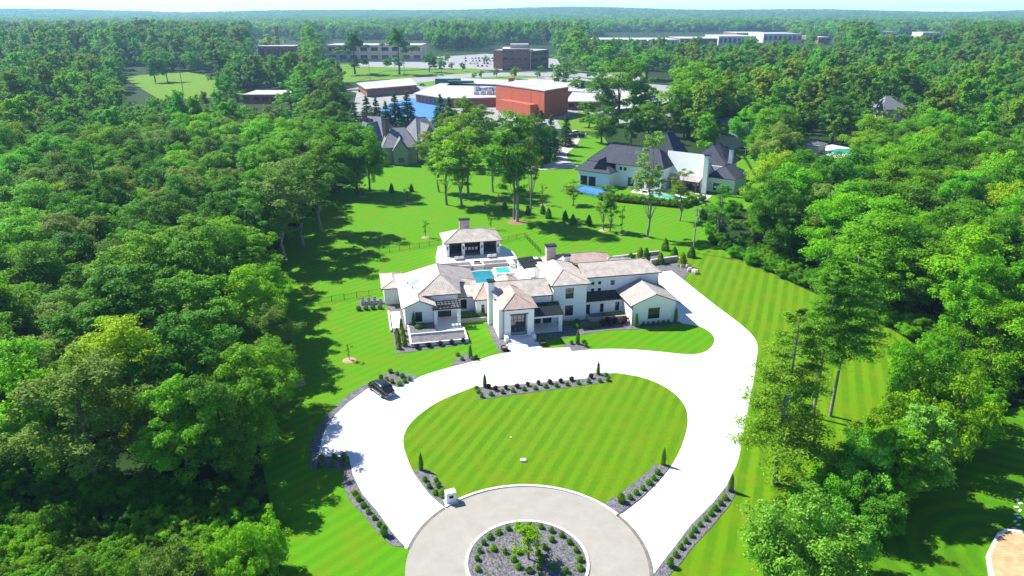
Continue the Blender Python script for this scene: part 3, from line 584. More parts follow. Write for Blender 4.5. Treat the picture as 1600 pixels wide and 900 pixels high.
# porch with metal roof
o = roof(house, [(21.25, -7.2, 3.35), (26.7, -7.2, 3.35), (26.7, -3.3, 4.25), (21.25, -3.3, 4.25)], [(0, 1, 2, 3)], M['metal'], .1)
seams(o, M['metal'], (21.25, -7.2, 3.35), (26.7, -7.2, 3.35), (21.25, -3.3, 4.25), (26.7, -3.3, 4.25), 12)
part(house, 'beam', 'white', (21.25, 26.5, -7.0, -6.6, 2.85, 3.2)); part(house, 'post', 'white', (25.85, 26.5, -7.05, -6.4, -.1, 2.848)); part(house, 'porch_floor', 'pave', (21.22, 26.55, -6.9, -3.0, -.1, .14))
o, P = wall(house, (21.22, -3.25), (26, -3.25), .145, 4.0, [(.6, 2.4, .16, 2.6), (2.8, 4.4, .16, 2.6)], .2)
window(house, P, .6, 2.4, .16, 2.6, 2, 1); window(house, P, 2.8, 4.4, .16, 2.6, 2, 1)
# two-storey block
body(26, 32.1, -2.575, 7.5, 7.1); front(26, 32.1, -2.8, 7.1, [(2.2, 3.7, 1.0, 3.0), (2.2, 3.7, 4.3, 6.3)], [(2, 3), (2, 3)])
hip(house, 25.4, 32.75, -3.4, 8.2, 7.15, (28.5, .3, 8.75), (28.2, 6.0, 8.75), M['roof'])
# long upper range
body(32.102, 46.9, .625, 7.5, 6.9); front(32.102, 46.9, .4, 6.9, [(1.9, 2.5, 4.0, 4.6), (3.2, 3.8, 4.0, 4.6), (1.9, 2.5, 5.3, 5.9), (3.2, 3.8, 5.3, 5.9), (5.6, 6.4, 5.0, 5.95)], [(2, 1)] * 5)
roof(house, [(32.2, -.15, 7.0), (47.5, -.15, 7.0), (44.6, 3.8, 8.55), (32.2, 3.8, 8.55), (47.5, 8.1, 7.0), (32.2, 8.1, 7.0)], [(0, 1, 2, 3), (1, 4, 2), (3, 2, 4, 5)], M['roof'], ridges=[(2, 3), (1, 2), (2, 4)])
b = Bd(); b.tube((46.95, .3, 0), (46.95, .3, 6.85), .06, .06, 6); b.build('downpipe', M['trim'], house)
# low link with metal roof
body(32.102, 39.4, -1.575, .62, 3.4); front(32.102, 39.4, -1.8, 3.4, [(.35, 1.1, .3, 2.4), (3.0, 3.7, .7, 2.4), (5.9, 6.7, .7, 2.5)], [(1, 1), (1, 2), (2, 2)])
o = roof(house, [(31.98, -2.5, 3.3), (39.3, -2.5, 3.3), (39.3, .38, 4.05), (32.12, .38, 4.05)], [(0, 1, 2, 3)], M['metal'], .1); seams(o, M['metal'], (32.13, -2.5, 3.3), (39.3, -2.5, 3.3), (32.13, .38, 4.05), (39.3, .38, 4.05), 16)
for k in range(9): part(house, 'bracket', 'trim', (32.4 + k * .82, 32.5 + k * .82, -2.3, -1.802, 3.05, 3.18))
# garage wing with its gable
body(39.3, 47.3, -6.975, .39, 4.1); front(39.3, 47.3, -7.2, 4.1, [(2.9, 5.1, 1.0, 3.1)], [(3, 3)])
g = Bd(); g.v = [(39.3, -7.2, 4.102), (47.3, -7.2, 4.102), (43.3, -7.2, 5.72), (39.3, -6.98, 4.102), (47.3, -6.98, 4.102), (43.3, -6.98, 5.72)]; g.f = [(0, 1, 2), (5, 4, 3), (1, 4, 5, 2), (0, 2, 5, 3), (0, 3, 4, 1)]; g.m = [0] * 5; g.build('gable', M['white'], house)
roof(house, [(38.6, -7.75, 4.0), (43.3, -7.75, 5.92), (48.0, -7.75, 4.0), (38.6, .9, 4.0), (43.3, .9, 5.92), (48.0, .9, 4.0)], [(0, 1, 4, 3), (1, 2, 5, 4)], M['roof_brown'], ridges=[(1, 4)])
for u in (39.24,): b = Bd(); b.tube((u, -7.25, 0), (u, -7.25, 3.95), .06, .06, 6); b.build('downpipe', M['trim'], house)
# rear wing with big chimneys
body(29, 41.5, 7.52, 16.5, 5.4)
hip(house, 28.5, 42.6, 7.6, 17.2, 5.5, (33.0, 12.4, 7.6), (38.2, 12.4, 7.6), M['roof_red'], 'u')
hip(house, 38.0, 46.5, 7.7, 13.5, 5.4, (41.0, 10.6, 6.8), (43.6, 10.6, 6.8), M['roof_brown'], 'u'); body(41.51, 46, 7.52, 13, 5.3)
chimney(house, 29.0, 30.9, 13.6, 15.0, -.1, 8.7); chimney(house, 31.0, 32.2, 8.2, 9.2, 5, 8.4, 'white')
o = roof(house, [(25.0, 16.5, 3.6), (28.3, 16.5, 3.9), (28.3, 23.0, 3.9), (25.0, 23.0, 3.6)], [(0, 1, 2, 3)], M['metal'], .15)
part(house, 'beam', 'trim', (25.6, 28.2, 14.2, 15.0, 5.6, 6.0)); part(house, 'post', 'white', (25.1, 25.4, 22.5, 22.8, 0, 3.4), (25.1, 25.4, 16.7, 17, 0, 3.4)); body(28.32, 29.2, 8, 22.5, 3.8)
lv = empty('louvre_canopy', (0, 0, 0)); lv.parent = house
for k in range(7): part(lv, 'slat', 'steel', (42.0 + k * .42, 42.18 + k * .42, 13.6, 18.6, 3.3, 3.42))
part(lv, 'frame', 'trim', (41.8, 45.0, 18.602, 18.8, 3.2, 3.45), (41.8, 45.0, 13.4, 13.598, 3.2, 3.45)); part(lv, 'post', 'trim', (44.8, 44.95, 18.65, 18.79, 0, 3.198))
body(18, 22, 3.25, 10.8, 3.6); hip(house, 17.4, 22.4, 4.4, 11.5, 3.7, (19.8, 6.5, 5.3), (19.8, 9.6, 5.3), M['roof_red'])

# ------------------------------------------------------------------ garden walls, planters and terraces round the house
def put(o, **k):
    o.location = (*HO, 0); o.rotation_euler = (0, 0, HA); return tag(o, **k)
def gbed(pts, z, mat='gravel', name='gravel_bed'):
    b = Bd(); b.prism(pts, 0, z); o = b.build(name, M[mat]); o.location = (*HO, 0); o.rotation_euler = (0, 0, HA); o['kind'] = 'structure'; return o
gbed([(-2.3, -9.9), (9.9, -8.5), (9.9, -.7), (9.7, 2.5), (4.95, 2.5), (4.95, -.05), (-.05, -.05), (-.05, 11), (-2.7, 11)], .05)
b = Bd()
for q in ((.2, 9.9, -8.1, -7.8), (.2, .5, -7.798, -.3), (9.6, 9.9, -7.798, -3.3), (.502, 9.598, -4.75, -4.5)): b.box(*q, 0, .72 if q[2] < -6 or q[0] == .2 or q[0] == 9.6 else .95)
put(b.build('planter_wall', M['kerb']), label='pale stepped planter wall below the gabled wing and pergola terrace', cat='garden wall')
gbed([(.502, -7.798), (9.598, -7.798), (9.598, -4.752), (.502, -4.752)], .62); gbed([(.502, -4.498), (4.9, -4.498), (4.9, -.02), (.502, -.02)], .8)
t = gbed([(5.0, -4.498), (9.55, -4.498), (9.55, 2.58), (4.95, 2.58)], .44, 'pave', 'terrace')
b = Bd(); b.box(-2.75, -2.5, -1, 8, 0, .35); put(b.build('garden_edging', M['kerb']), label='long thin pale edging kerb beside the stepping slabs at the gabled wing', cat='kerb')
for k in range(9):
    b = Bd(); b.box(-2.3, -.6, .2 + k * .85, .92 + k * .85, .05, .12); put(b.build('paving_slab', M['pave']), label='pale rectangular stepping slab in the row beside the gabled wing', cat='paving slab', group='slabs beside the gabled wing')
b = Bd(); b.box(9.75, 15.2, .2, .45, 0, .75); b.box(14.95, 15.18, .452, 1.98, 0, .75); put(b.build('planter_wall', M['stone']), label='low stone planter wall under the windows beside the pergola', cat='garden wall'); gbed([(9.7, .452), (14.94, .452), (14.94, 1.96), (12.88, 1.96), (12.88, 4.18), (9.7, 4.18)], .6)
b = Bd(); b.box(32.3, 39.2, -4.3, -4.05, 0, .8); b.box(32.3, 32.52, -4.048, -1.83, 0, .8); put(b.build('planter_wall', M['stone']), label='low stone planter wall before the dark metal link roof', cat='garden wall'); gbed([(32.53, -4.048), (39.28, -4.048), (39.28, -1.83), (32.53, -1.83)], .65)
gbed([(21.3, -7.0), (21.3, -9.2), (26, -9.6), (34, -8.2), (40, -8.9), (48.4, -8.2), (48.2, -7.25), (39.2, -7.25), (39.2, -4.4), (32, -4.4), (31.9, -2.9), (26.6, -2.9), (26.6, -7.0)], .052)
gbed([(14.2, -12.6), (15.9, -12.8), (15.9, -8.2), (15.1, -3.2), (14.5, -.8), (14.1, -1.2)], .053)
gbed([(15.9, -13.0), (15.9, -10.2), (21.4, -10.2), (21.4, -13.0)], .054, 'pave', 'terrace')
for u, v, nm in ((15.2, -12.2, 'black bowl planter on the lawn bed side of the entrance steps'), (21.9, -11.6, 'black bowl planter on the porch side of the entrance steps')):
    o = Bd().lathe([(.0, .0), (.38, .0), (.6, .35), (.62, .62), (.55, .64), (.5, .5), (0, .48)], 20).build('planter_bowl', M['trim'], smooth=True); o.location = (*W(u, v), .055); tag(o, nm, 'planter')
    s = Bd().lathe([(.0, .49), (.495, .5)], 16).build('soil', M['mulch'], o)
# pool court
gbed([(14.2, 8.5), (29, 8.5), (29, 27.6), (9.3, 27.6), (9.3, 19.2), (14.2, 18.6)], .1, 'pave', 'terrace')
gbed([(9.2, 27.602), (24.2, 27.602), (24.2, 30.2), (26.8, 30.2), (26.8, 35.5), (24.4, 43), (10.6, 43), (9.2, 35)], 1.0, 'pave', 'terrace')
po = local('swimming_pool', label='turquoise swimming pool between the mansion and the pool house', cat='pool')
part(po, 'coping', 'pave', (15.2, 20.4, 18.8, 19.1, .1, .2), (15.2, 15.5, 19.102, 26.6, .1, .2), (20.1, 20.4, 19.102, 26.6, .1, .2), (15.502, 20.098, 26.3, 26.6, .1, .2)); part(po, 'water', 'pool', (15.502, 20.098, 19.102, 26.298, .1, .14))
po = local('hot_tub', label='small raised square spa with green water beside the swimming pool', cat='hot tub')
part(po, 'rim', 'pave', (20.5, 24.2, 22.6, 22.95, .1, .62), (20.5, 20.85, 22.952, 26.6, .1, .62), (23.85, 24.2, 22.952, 26.6, .1, .62), (20.852, 23.848, 26.25, 26.6, .1, .62)); part(po, 'water', 'spa', (20.852, 23.848, 22.952, 26.248, .1, .5))
for nm, u0, u1, k0, mt, lb in (('terrace_steps', 16.2, 18.7, 4, 'roof_red', 'wide brick steps from the pool up to the pool house terrace'), ('terrace_steps', 24.25, 25.6, 4, 'pave', 'narrow pale steps beside the spa up to the pool house terrace')):
    t = local(nm, label=lb, cat='steps')
    for k in range(4): part(t, 'tread', 'stone' if k0 and mt == 'roof_red' else 'pave', (u0, u1, (26.62 if mt == 'roof_red' else 26.0) + k * .32, (27.6 if mt == 'roof_red' else 30.19), .1 + k * .225, .1 + (k + 1) * .222))
for u0, u1, lb in ((9.6, 16.0, 'stone raised bed by the brick steps, away from the spa'), (18.9, 24.0, 'stone raised bed on the terrace edge behind the spa')):
    t = local('raised_bed', label=lb, cat='raised bed'); part(t, 'stone_wall', 'stone', (u0, u1, 27.2, 27.59, .1, 1.25)); part(t, 'gravel_fill', 'gravel', (u0, u1, 27.592, 29.6, 1.0, 1.2)); part(t, 'edging', 'kerb', (u0, u1, 29.602, 29.8, 1.0, 1.26))
fp = local('fire_pit', label='low square dark fire pit at the top of the brick steps', cat='fire pit'); part(fp, 'surround', 'stone', (16.7, 18.3, 28.4, 29.7, 1.0, 1.35)); part(fp, 'burner', 'black', (16.85, 18.15, 28.55, 29.55, 1.352, 1.4))
# pool house
ph = local('pool_house', label='open-fronted white pool house with hipped cedar roof and stone chimney', cat='pool house')
part(ph, 'wall', 'white', (11.5, 11.75, 34.97, 41.6, 1.002, 4.25), (23.35, 23.6, 34.97, 41.6, 1.002, 4.25)); part(ph, 'wall', 'cream', (11.752, 23.348, 41.35, 41.6, 1.002, 4.25))
for a, c in ((11.5, 12.2), (15.0, 15.7), (19.2, 19.9), (22.9, 23.6)): part(ph, 'pillar', 'white', (a, c, 34.6, 34.968, 1.002, 3.95)); part(ph, 'wall_lantern', 'trim', ((a + c) / 2 - .12, (a + c) / 2 + .12, 34.45, 34.598, 2.6, 3.3))
part(ph, 'lintel', 'white', (11.5, 23.6, 34.6, 34.968, 3.952, 4.25)); part(ph, 'ceiling', 'timber', (11.752, 23.348, 34.97, 41.348, 4.1, 4.24)); part(ph, 'floor', 'lot', (11.752, 23.348, 34.62, 41.348, 1.002, 1.03))
hip(ph, 10.9, 24.2, 34.0, 42.2, 4.3, (14.9, 38.1, 6.25), (20.2, 38.1, 6.25), M['roof'], 'u'); chimney(ph, 15.6, 17.9, 41.62, 42.6, 1, 7.2)
part(ph, 'partition', 'grey', (15.1, 15.2, 36, 41.34, 1.032, 4.09), (19.6, 19.7, 37, 41.34, 1.032, 4.09))
o = part(ph, 'television', 'slate_blue', (12.4, 14.6, 41.2, 41.34, 2.4, 3.6))
br = local('bar_counter', label='dark bar counter with pale stools inside the pool house', cat='bar'); part(br, 'counter', 'grey', (15.7, 19.1, 37.4, 38.2, 1.032, 2.1)); part(br, 'worktop', 'stone', (15.6, 19.2, 37.2, 38.3, 2.102, 2.17))
for k in range(4):
    s = local('bar_stool', label='pale bar stool at the pool house counter', cat='stool', group='stools at the pool house bar'); u = 15.95 + k * .8
    part(s, 'seat', 'cloth', (u, u + .5, 36.5, 37.0, 1.75, 1.85)); part(s, 'backrest', 'cloth', (u, u + .5, 36.42, 36.498, 1.75, 2.35))
    for a, c in ((.02, .02), (.42, .02), (.02, .42), (.42, .42)): part(s, 'leg', 'trim', (u + a, u + a + .06, 36.5 + c, 36.56 + c, 1.032, 1.748))
for u, v, nm in ((12.3, 37, 'navy sofa under the television in the pool house'), (20.3, 37, 'dark sofa in the pool house bay away from the television')):
    s = local('sofa', label=nm, cat='sofa'); mt = 'carblue' if u < 15 else 'grey'
    part(s, 'seat', mt, (u, u + 2.3, v, v + .9, 1.032, 1.45)); part(s, 'backrest', mt, (u, u + 2.3, v + .902, v + 1.1, 1.032, 1.85)); part(s, 'armrest', mt, (u - .2, u - .002, v, v + 1.1, 1.032, 1.65)); part(s, 'armrest', mt, (u + 2.302, u + 2.5, v, v + 1.1, 1.032, 1.65))
for u, nm in ((13.0, 'white cushioned lounge chair before the television bay'), (14.1, 'white cushioned lounge chair before the television bay'), (20.3, 'white cushioned lounge chair on the terrace above the spa'), (21.4, 'white cushioned lounge chair on the terrace above the spa')):
    s = local('lounge_chair', label=nm, cat='chair', group='white chairs on the pool house terrace' + (' by the television' if u < 16 else ' above the spa')); v = 31.9
    part(s, 'seat', 'cloth', (u, u + .9, v, v + .85, 1.25, 1.45)); part(s, 'backrest', 'cloth', (u, u + .9, v - .15, v - .002, 1.3, 1.9))
    for a, c in ((0, 0), (.84, 0), (0, .79), (.84, .79)): part(s, 'leg', 'trim', (u + a, u + a + .06, v + c, v + c + .06, 1.0, 1.248))
for k in range(9):
    for j in range(2):
        o = Bd().box(25.4 + k * .85, 26.1 + k * .85, 28.6 + j * .8 + k * .03, 29.2 + j * .8 + k * .03, 0, .06).build('paving_slab', M['pave']); put(o, label='square white stepping slab in the lawn beside the pool house fence', cat='paving slab', group='stepping slabs beside the pool house')
# gated side yard: outdoor dining on the left
gbed([(-8, 10.5), (-3.2, 10.5), (-3.2, 14.5), (-8, 14.5)], .05)
for k in range(7):
    u, v = -7.5 + (k % 4) * 1.1, 12.2 + (k // 4) * 1.2; o = local('air_conditioner', label='grey air conditioning unit on gravel beside the low side block', cat='air conditioner', group='air conditioners by the side block')
    part(o, 'casing', 'steel', (u, u + .75, v, v + .75, .05, .8)); part(o, 'fan_grille', 'black', (u + .08, u + .67, v + .08, v + .67, .802, .82))

# ------------------------------------------------------------------ fences
def fence(pts, label, h=1.25, step=2.4):
    t = empty('metal_fence', (*pts[0], 0), 0, label=label, cat='fence'); o0 = Vector((*pts[0], 0))
    pk = Bd()
    for a, c in zip(pts[:-1], pts[1:]):
        a = Vector((*a, 0)) - o0; c = Vector((*c, 0)) - o0; L = (c - a).length; n = max(1, round(L / step)); d = (c - a) / L
        for k in range(n + 1): p = a + d * L * k / n; Bd().box(p.x - .035, p.x + .035, p.y - .035, p.y + .035, 0, h + .08).build('post', M['trim'], t)
        for z in (.18, h - .06): Bd().tube(a + Vector((0, 0, z)), c + Vector((0, 0, z)), .022, .022, 4).build('rail', M['trim'], t)
        for k in range(int(L / .16)): p = a + d * .16 * k; pk.tube(p + Vector((0, 0, .08)), p + Vector((0, 0, h)), .009, .009, 3, cap=False)
    o = pk.build('pickets', M['trim'], t); o['kind'] = 'stuff'
fence([G(488, 413), G(560, 401), G(686, 383)], 'black metal fence across the lawn up to the pool house')
fence([G(478, 478), G(596, 460)], 'black metal fence running from the wood to the low side block')
fence([G(782, 380), G(820, 371), G(845, 397)], 'black metal fence turning a corner round the small lawn behind the pool court')
# ------------------------------------------------------------------ stone retaining walls by the garage court: every block its own piece
def stonewall(a, c, label, rows=2, bh=.42, bl=1.35, th=.6):
    a = Vector((*a, 0)); c = Vector((*c, 0)); L = (c - a).length; t = empty('retaining_wall', tuple(a), math.atan2(c.y - a.y, c.x - a.x), label=label, cat='stone wall'); rg = random.Random(int(a.x * 7))
    for r in range(rows):
        s = -(r % 2) * .5
        while s < L:
            l = bl * rg.uniform(.7, 1.25); e = min(L, s + l); s0 = max(0, s)
            if e - s0 > .15:
                j = rg.uniform(-.04, .04); Bd().box(s0 + .02, e - .02, -th / 2 + j, th / 2 + j, r * bh + .012, (r + 1) * bh - .008 + rg.uniform(-.02, .02) * (r == rows - 1)).build('stone_block', M['stone'], t)
            s += l
    return t
stonewall(G(958, 406), G(1030, 397), 'long low stone retaining wall on the lawn edge behind the garages', 2)
stonewall(G(1016, 414), G(1058, 408), 'short lower stone retaining wall above the dark gravel of the garage court', 3)
for k, q in enumerate(((1062, 408), (1066, 417), (1073, 418), (1078, 424), (1086, 427))):
    p = G(*q); s = rnd.uniform(.9, 1.4); bb = Bd(); bb.lathe([(0, 0), (s * .8, 0), (s * .85, .5), (s * .6, .95), (0, 1.0)], 7); o = bb.build('boulder', M['stone']); o.location = (*p, 0); o.rotation_euler = (0, 0, k * 1.3); o.scale = (1, .7, .9)
    tag(o, 'pale squared boulder at the end of the stone retaining wall', 'boulder', 'boulders ending the retaining wall')
bed([(1015, 416), (1060, 409), (1078, 425), (1069, 436), (1049, 423), (1020, 424)], .05, False)
bed([(1000, 404), (1030, 398), (1058, 407), (1016, 413)], .06, False)
# ------------------------------------------------------------------ clipped shrubs
def B_(px, wide, label, group, kind='boxwood', name='boxwood_ball', z=.1, h=None, leaf=None, cat='shrub'):
    for p in px:
        s = wide * rnd.uniform(.85, 1.15); shrub(kind, name, (*G(*p), z), (h or wide * .85) * rnd.uniform(.9, 1.1), s, label, group, cat, leaf)
def z4_(L_): return [(700 + a / 2.648, 560 + c / 2.648) for a, c in L_]
B_(z4_([(123, 882), (120, 838), (130, 805), (148, 772), (172, 748), (208, 728), (248, 712), (292, 703), (338, 702), (384, 705), (427, 722), (470, 742), (502, 770), (528, 803), (545, 842), (546, 878), (188, 798), (236, 810), (428, 760), (398, 790), (372, 815), (386, 840), (272, 842), (292, 872), (338, 888), (375, 874), (435, 870), (487, 888), (292, 810)]), .66, 'round clipped boxwood in the gravel ring of the turning circle', 'boxwoods on the turning circle island', z=.15)
B_(z4_([(866, 480), (850, 503), (831, 522), (805, 545), (778, 563), (752, 583)]), .7, 'round clipped boxwood in the gravel wedge between oval lawn and right-hand drive mouth'.replace('right-hand ', 'garage-side '), 'boxwoods in the garage-side wedge', z=.12)
B_(z4_([(1144, 583), (1126, 605), (1105, 627), (1085, 648), (1065, 670), (1040, 693), (1020, 716), (1005, 738), (981, 762), (962, 787), (941, 818)]), .7, 'round clipped boxwood in the long gravel strip along the garage-side drive', 'boxwoods along the garage-side drive', z=.06)
B_(z4_([(715, 597), (918, 862)]), .85, 'taller egg-shaped boxwood ending a row of boxwoods by the garage-side drive mouth', 'taller end boxwoods at the garage-side mouth', z=.1, h=1.2)
def z3_(L_): return [(480 + a / 2.647, 540 + c / 2.647) for a, c in L_]
B_(z3_([(487, 563), (534, 568), (504, 590), (543, 588), (530, 617)]), .7, 'round clipped boxwood in the gravel wedge beside the white mailbox pier', 'boxwoods by the mailbox pier', z=.12)
B_(z3_([(155, 497), (197, 617), (213, 640), (234, 668), (253, 694), (277, 718), (300, 748)]), .7, 'round clipped boxwood in the gravel strip by the wood-side drive mouth', 'boxwoods along the wood-side drive', z=.06)
B_(z3_([(320, 785), (563, 628)]), .85, 'taller egg-shaped boxwood ending a row of boxwoods by the wood-side drive mouth', 'taller end boxwoods at the wood-side mouth', z=.08, h=1.2)
B_(z3_([(113, 466), (152, 462), (157, 485), (105, 500), (57, 503)]), .75, 'small round boxwood in the gravel corner at the drive bulge near the wood', 'boxwoods at the drive bulge', z=.06)
B_(z3_([(305, 137), (327, 147), (345, 113), (372, 122), (393, 132), (382, 165), (404, 153), (424, 145)]), .75, 'small round boxwood in the gravel bed beside the parked black car', 'boxwoods beside the car', z=.06)
B_(z3_([(350, 155)]), .7, 'small golden shrub beside the parked black car', None, leaf='gold', name='golden_shrub', z=.06); B_(z3_([(60, 470)]), .7, 'small orange shrub at the drive bulge near the wood', None, leaf='gold', name='orange_shrub', z=.06)
B_(z4_([(118, 130), (125, 145), (138, 163), (178, 155), (225, 147), (268, 140), (315, 134), (360, 130), (403, 123), (448, 119), (492, 114), (538, 108), (581, 102), (627, 99), (661, 95), (655, 78)]), .7, 'small round boxwood in the straight gravel strip facing the entrance', 'boxwoods in the strip facing the entrance', z=.12)
B_(z4_([(197, 135), (240, 130), (286, 124), (330, 116), (374, 111), (421, 106), (466, 102), (511, 95), (592, 84), (168, 125)]), .75, 'small plum-leaved shrub in the straight gravel strip facing the entrance', 'plum shrubs facing the entrance', kind='plum', name='plum_shrub', z=.12, h=.7)
B_([(715, 556), (722, 563), (738, 562), (744, 560)], .7, 'small round boxwood in the drive-side bed below the pergola wing', 'boxwoods in the pergola-side bed', z=.06)
B_([(893, 538), (912, 536), (915, 542)], .75, 'small round boxwood in the drive-side bed beyond the entrance porch', 'boxwoods in the porch-side bed', z=.06)
for lst, w, hh, lb, gr, kd in (
    ([(658, 735), (1036, 727)], .95, 2.5, 'slim dark upright conifer ending a gravel wedge at the turning circle', 'conifers on the gravel wedges', 'arborvitae'),
    ([(1141, 768)], 1.05, 2.4, 'slim upright conifer heading the long gravel strip by the garage-side drive', None, 'arborvitae'),
    ([(757.5, 606), (934.5, 586)], .95, 2.3, 'slim upright conifer at an end of the straight strip facing the entrance', 'conifers ending the straight strip', 'arborvitae'),
    ([(735, 560)], 1.0, 2.4, 'slim upright conifer in the drive-side bed below the pergola wing', None, 'arborvitae'), ([(902.5, 538)], 1.1, 2.6, 'slim upright conifer in the drive-side bed beyond the entrance porch', None, 'arborvitae')):
    for p in lst: shrub(kd, 'upright_conifer', (*G(*p), .1), hh, w * 1.6, lb, gr, 'conifer')
def LP(u, v, z=.05): return (*W(u, v), z)
for u, v, hh, lb in ((1.4, -.8, 2.6, 'slim dark conifer against the gabled wing wall beside its window'), (-.8, -.6, 2.4, 'slim conifer at the corner of the gabled wing by the stepping slabs'), (39.8, -7.9, 2.6, 'slim conifer at the garage gable corner nearest the plum shrubs'), (47.4, -7.6, 3.0, 'slim conifer at the garage gable corner on the drive court')):
    shrub('arborvitae', 'upright_conifer', LP(u, v, .8 if u == 1.4 else .05), hh, 1.7, lb, None, 'conifer')
for k in range(5): shrub('plum', 'plum_shrub', LP(1.2 + 1.95 * k, -8.6 + .16 * k), .8, 1.0, 'dark plum shrub below the stepped planter wall', 'plum shrubs below the stepped planter')
for u, v in ((2.0, -2.2), (3.4, -2.0)): shrub('boxwood', 'boxwood_ball', LP(u, v, .8), .8, 1.0, 'pale round boxwood in the upper planter before the gabled wing', 'boxwoods before the gabled wing', leaf='olive')
for k in range(7): shrub('cone_shrub', 'young_shrub', LP(-1.7 + (k % 2) * 1.0, -8.2 + k * 1.0), 1.2 + .3 * (k % 3), 1.6, 'thin young yellow-green shrub beside the stepped planter', 'young shrubs beside the stepped planter', leaf='olive')
for k in range(6): shrub('boxwood', 'boxwood_ball', LP(10.2 + .75 * k, 1.2 + .15 * (k % 2), .6), .7, .95, 'dark round boxwood in the stone planter under the window beside the pergola', 'boxwoods in the stone planter by the pergola', leaf='deep')
for k in range(6): shrub('boxwood', 'boxwood_ball', LP(36 + .55 * k, -3.2, .65), .45, .6, 'tiny pale boxwood in the stone planter before the link', 'boxwoods in the link planter', leaf='yellow')
for u, v in ((34.3, -6.0), (35.7, -6.3), (36.6, -5.7), (37.9, -6.3), (38.6, -5.5), (35.4, -5.3)): shrub('plum', 'plum_shrub', LP(u, v), 1.1, 1.3, 'dark plum shrub in the gravel before the garage link', 'plum shrubs before the link')
for u, v in ((27.4, -4.2), (28.8, -4.6), (30.2, -4.0), (30.8, -6.4), (32.0, -6.8), (33.2, -6.4), (29.4, -6.2)): shrub('boxwood', 'boxwood_ball', LP(u, v), .75, 1.0, 'round boxwood in the gravel below the two-storey block', 'boxwoods below the two-storey block')
for k in range(6): shrub('cone_shrub', 'low_conifer', LP(41.2 + .95 * k, -7.75), .8, 1.1, 'low dark conifer along the garage gable wall', 'low conifers at the garage gable')
for u, v in ((9.0, 21.2), (8.0, 21.6), (6.9, 21.0), (5.7, 20.6)): shrub('boxwood', 'boxwood_ball', LP(u, v), 1.0, 1.2, 'dark boxwood behind the cedar roofs near the pool house terrace', 'boxwoods behind the gabled wing', leaf='deep')
for k in range(4): shrub('boxwood', 'boxwood_ball', LP(-8 + k * 1.3, 10.0), .9, 1.0, 'boxwood screening the air conditioners', 'boxwoods before the air conditioners')
for k, q in enumerate(((985, 412), (1000, 406), (1009, 410), (1031, 412), (1053, 405), (1066, 416), (1080, 402), (1039, 391))):
    shrub('cone_shrub', 'conical_conifer', (*G(*q), .05), 2.6 + (k % 3) * .4, 3.4, 'young conical conifer by the stone retaining walls behind the garages', 'conical conifers by the retaining walls', 'conifer', leaf='olive' if k % 2 else 'arbor')
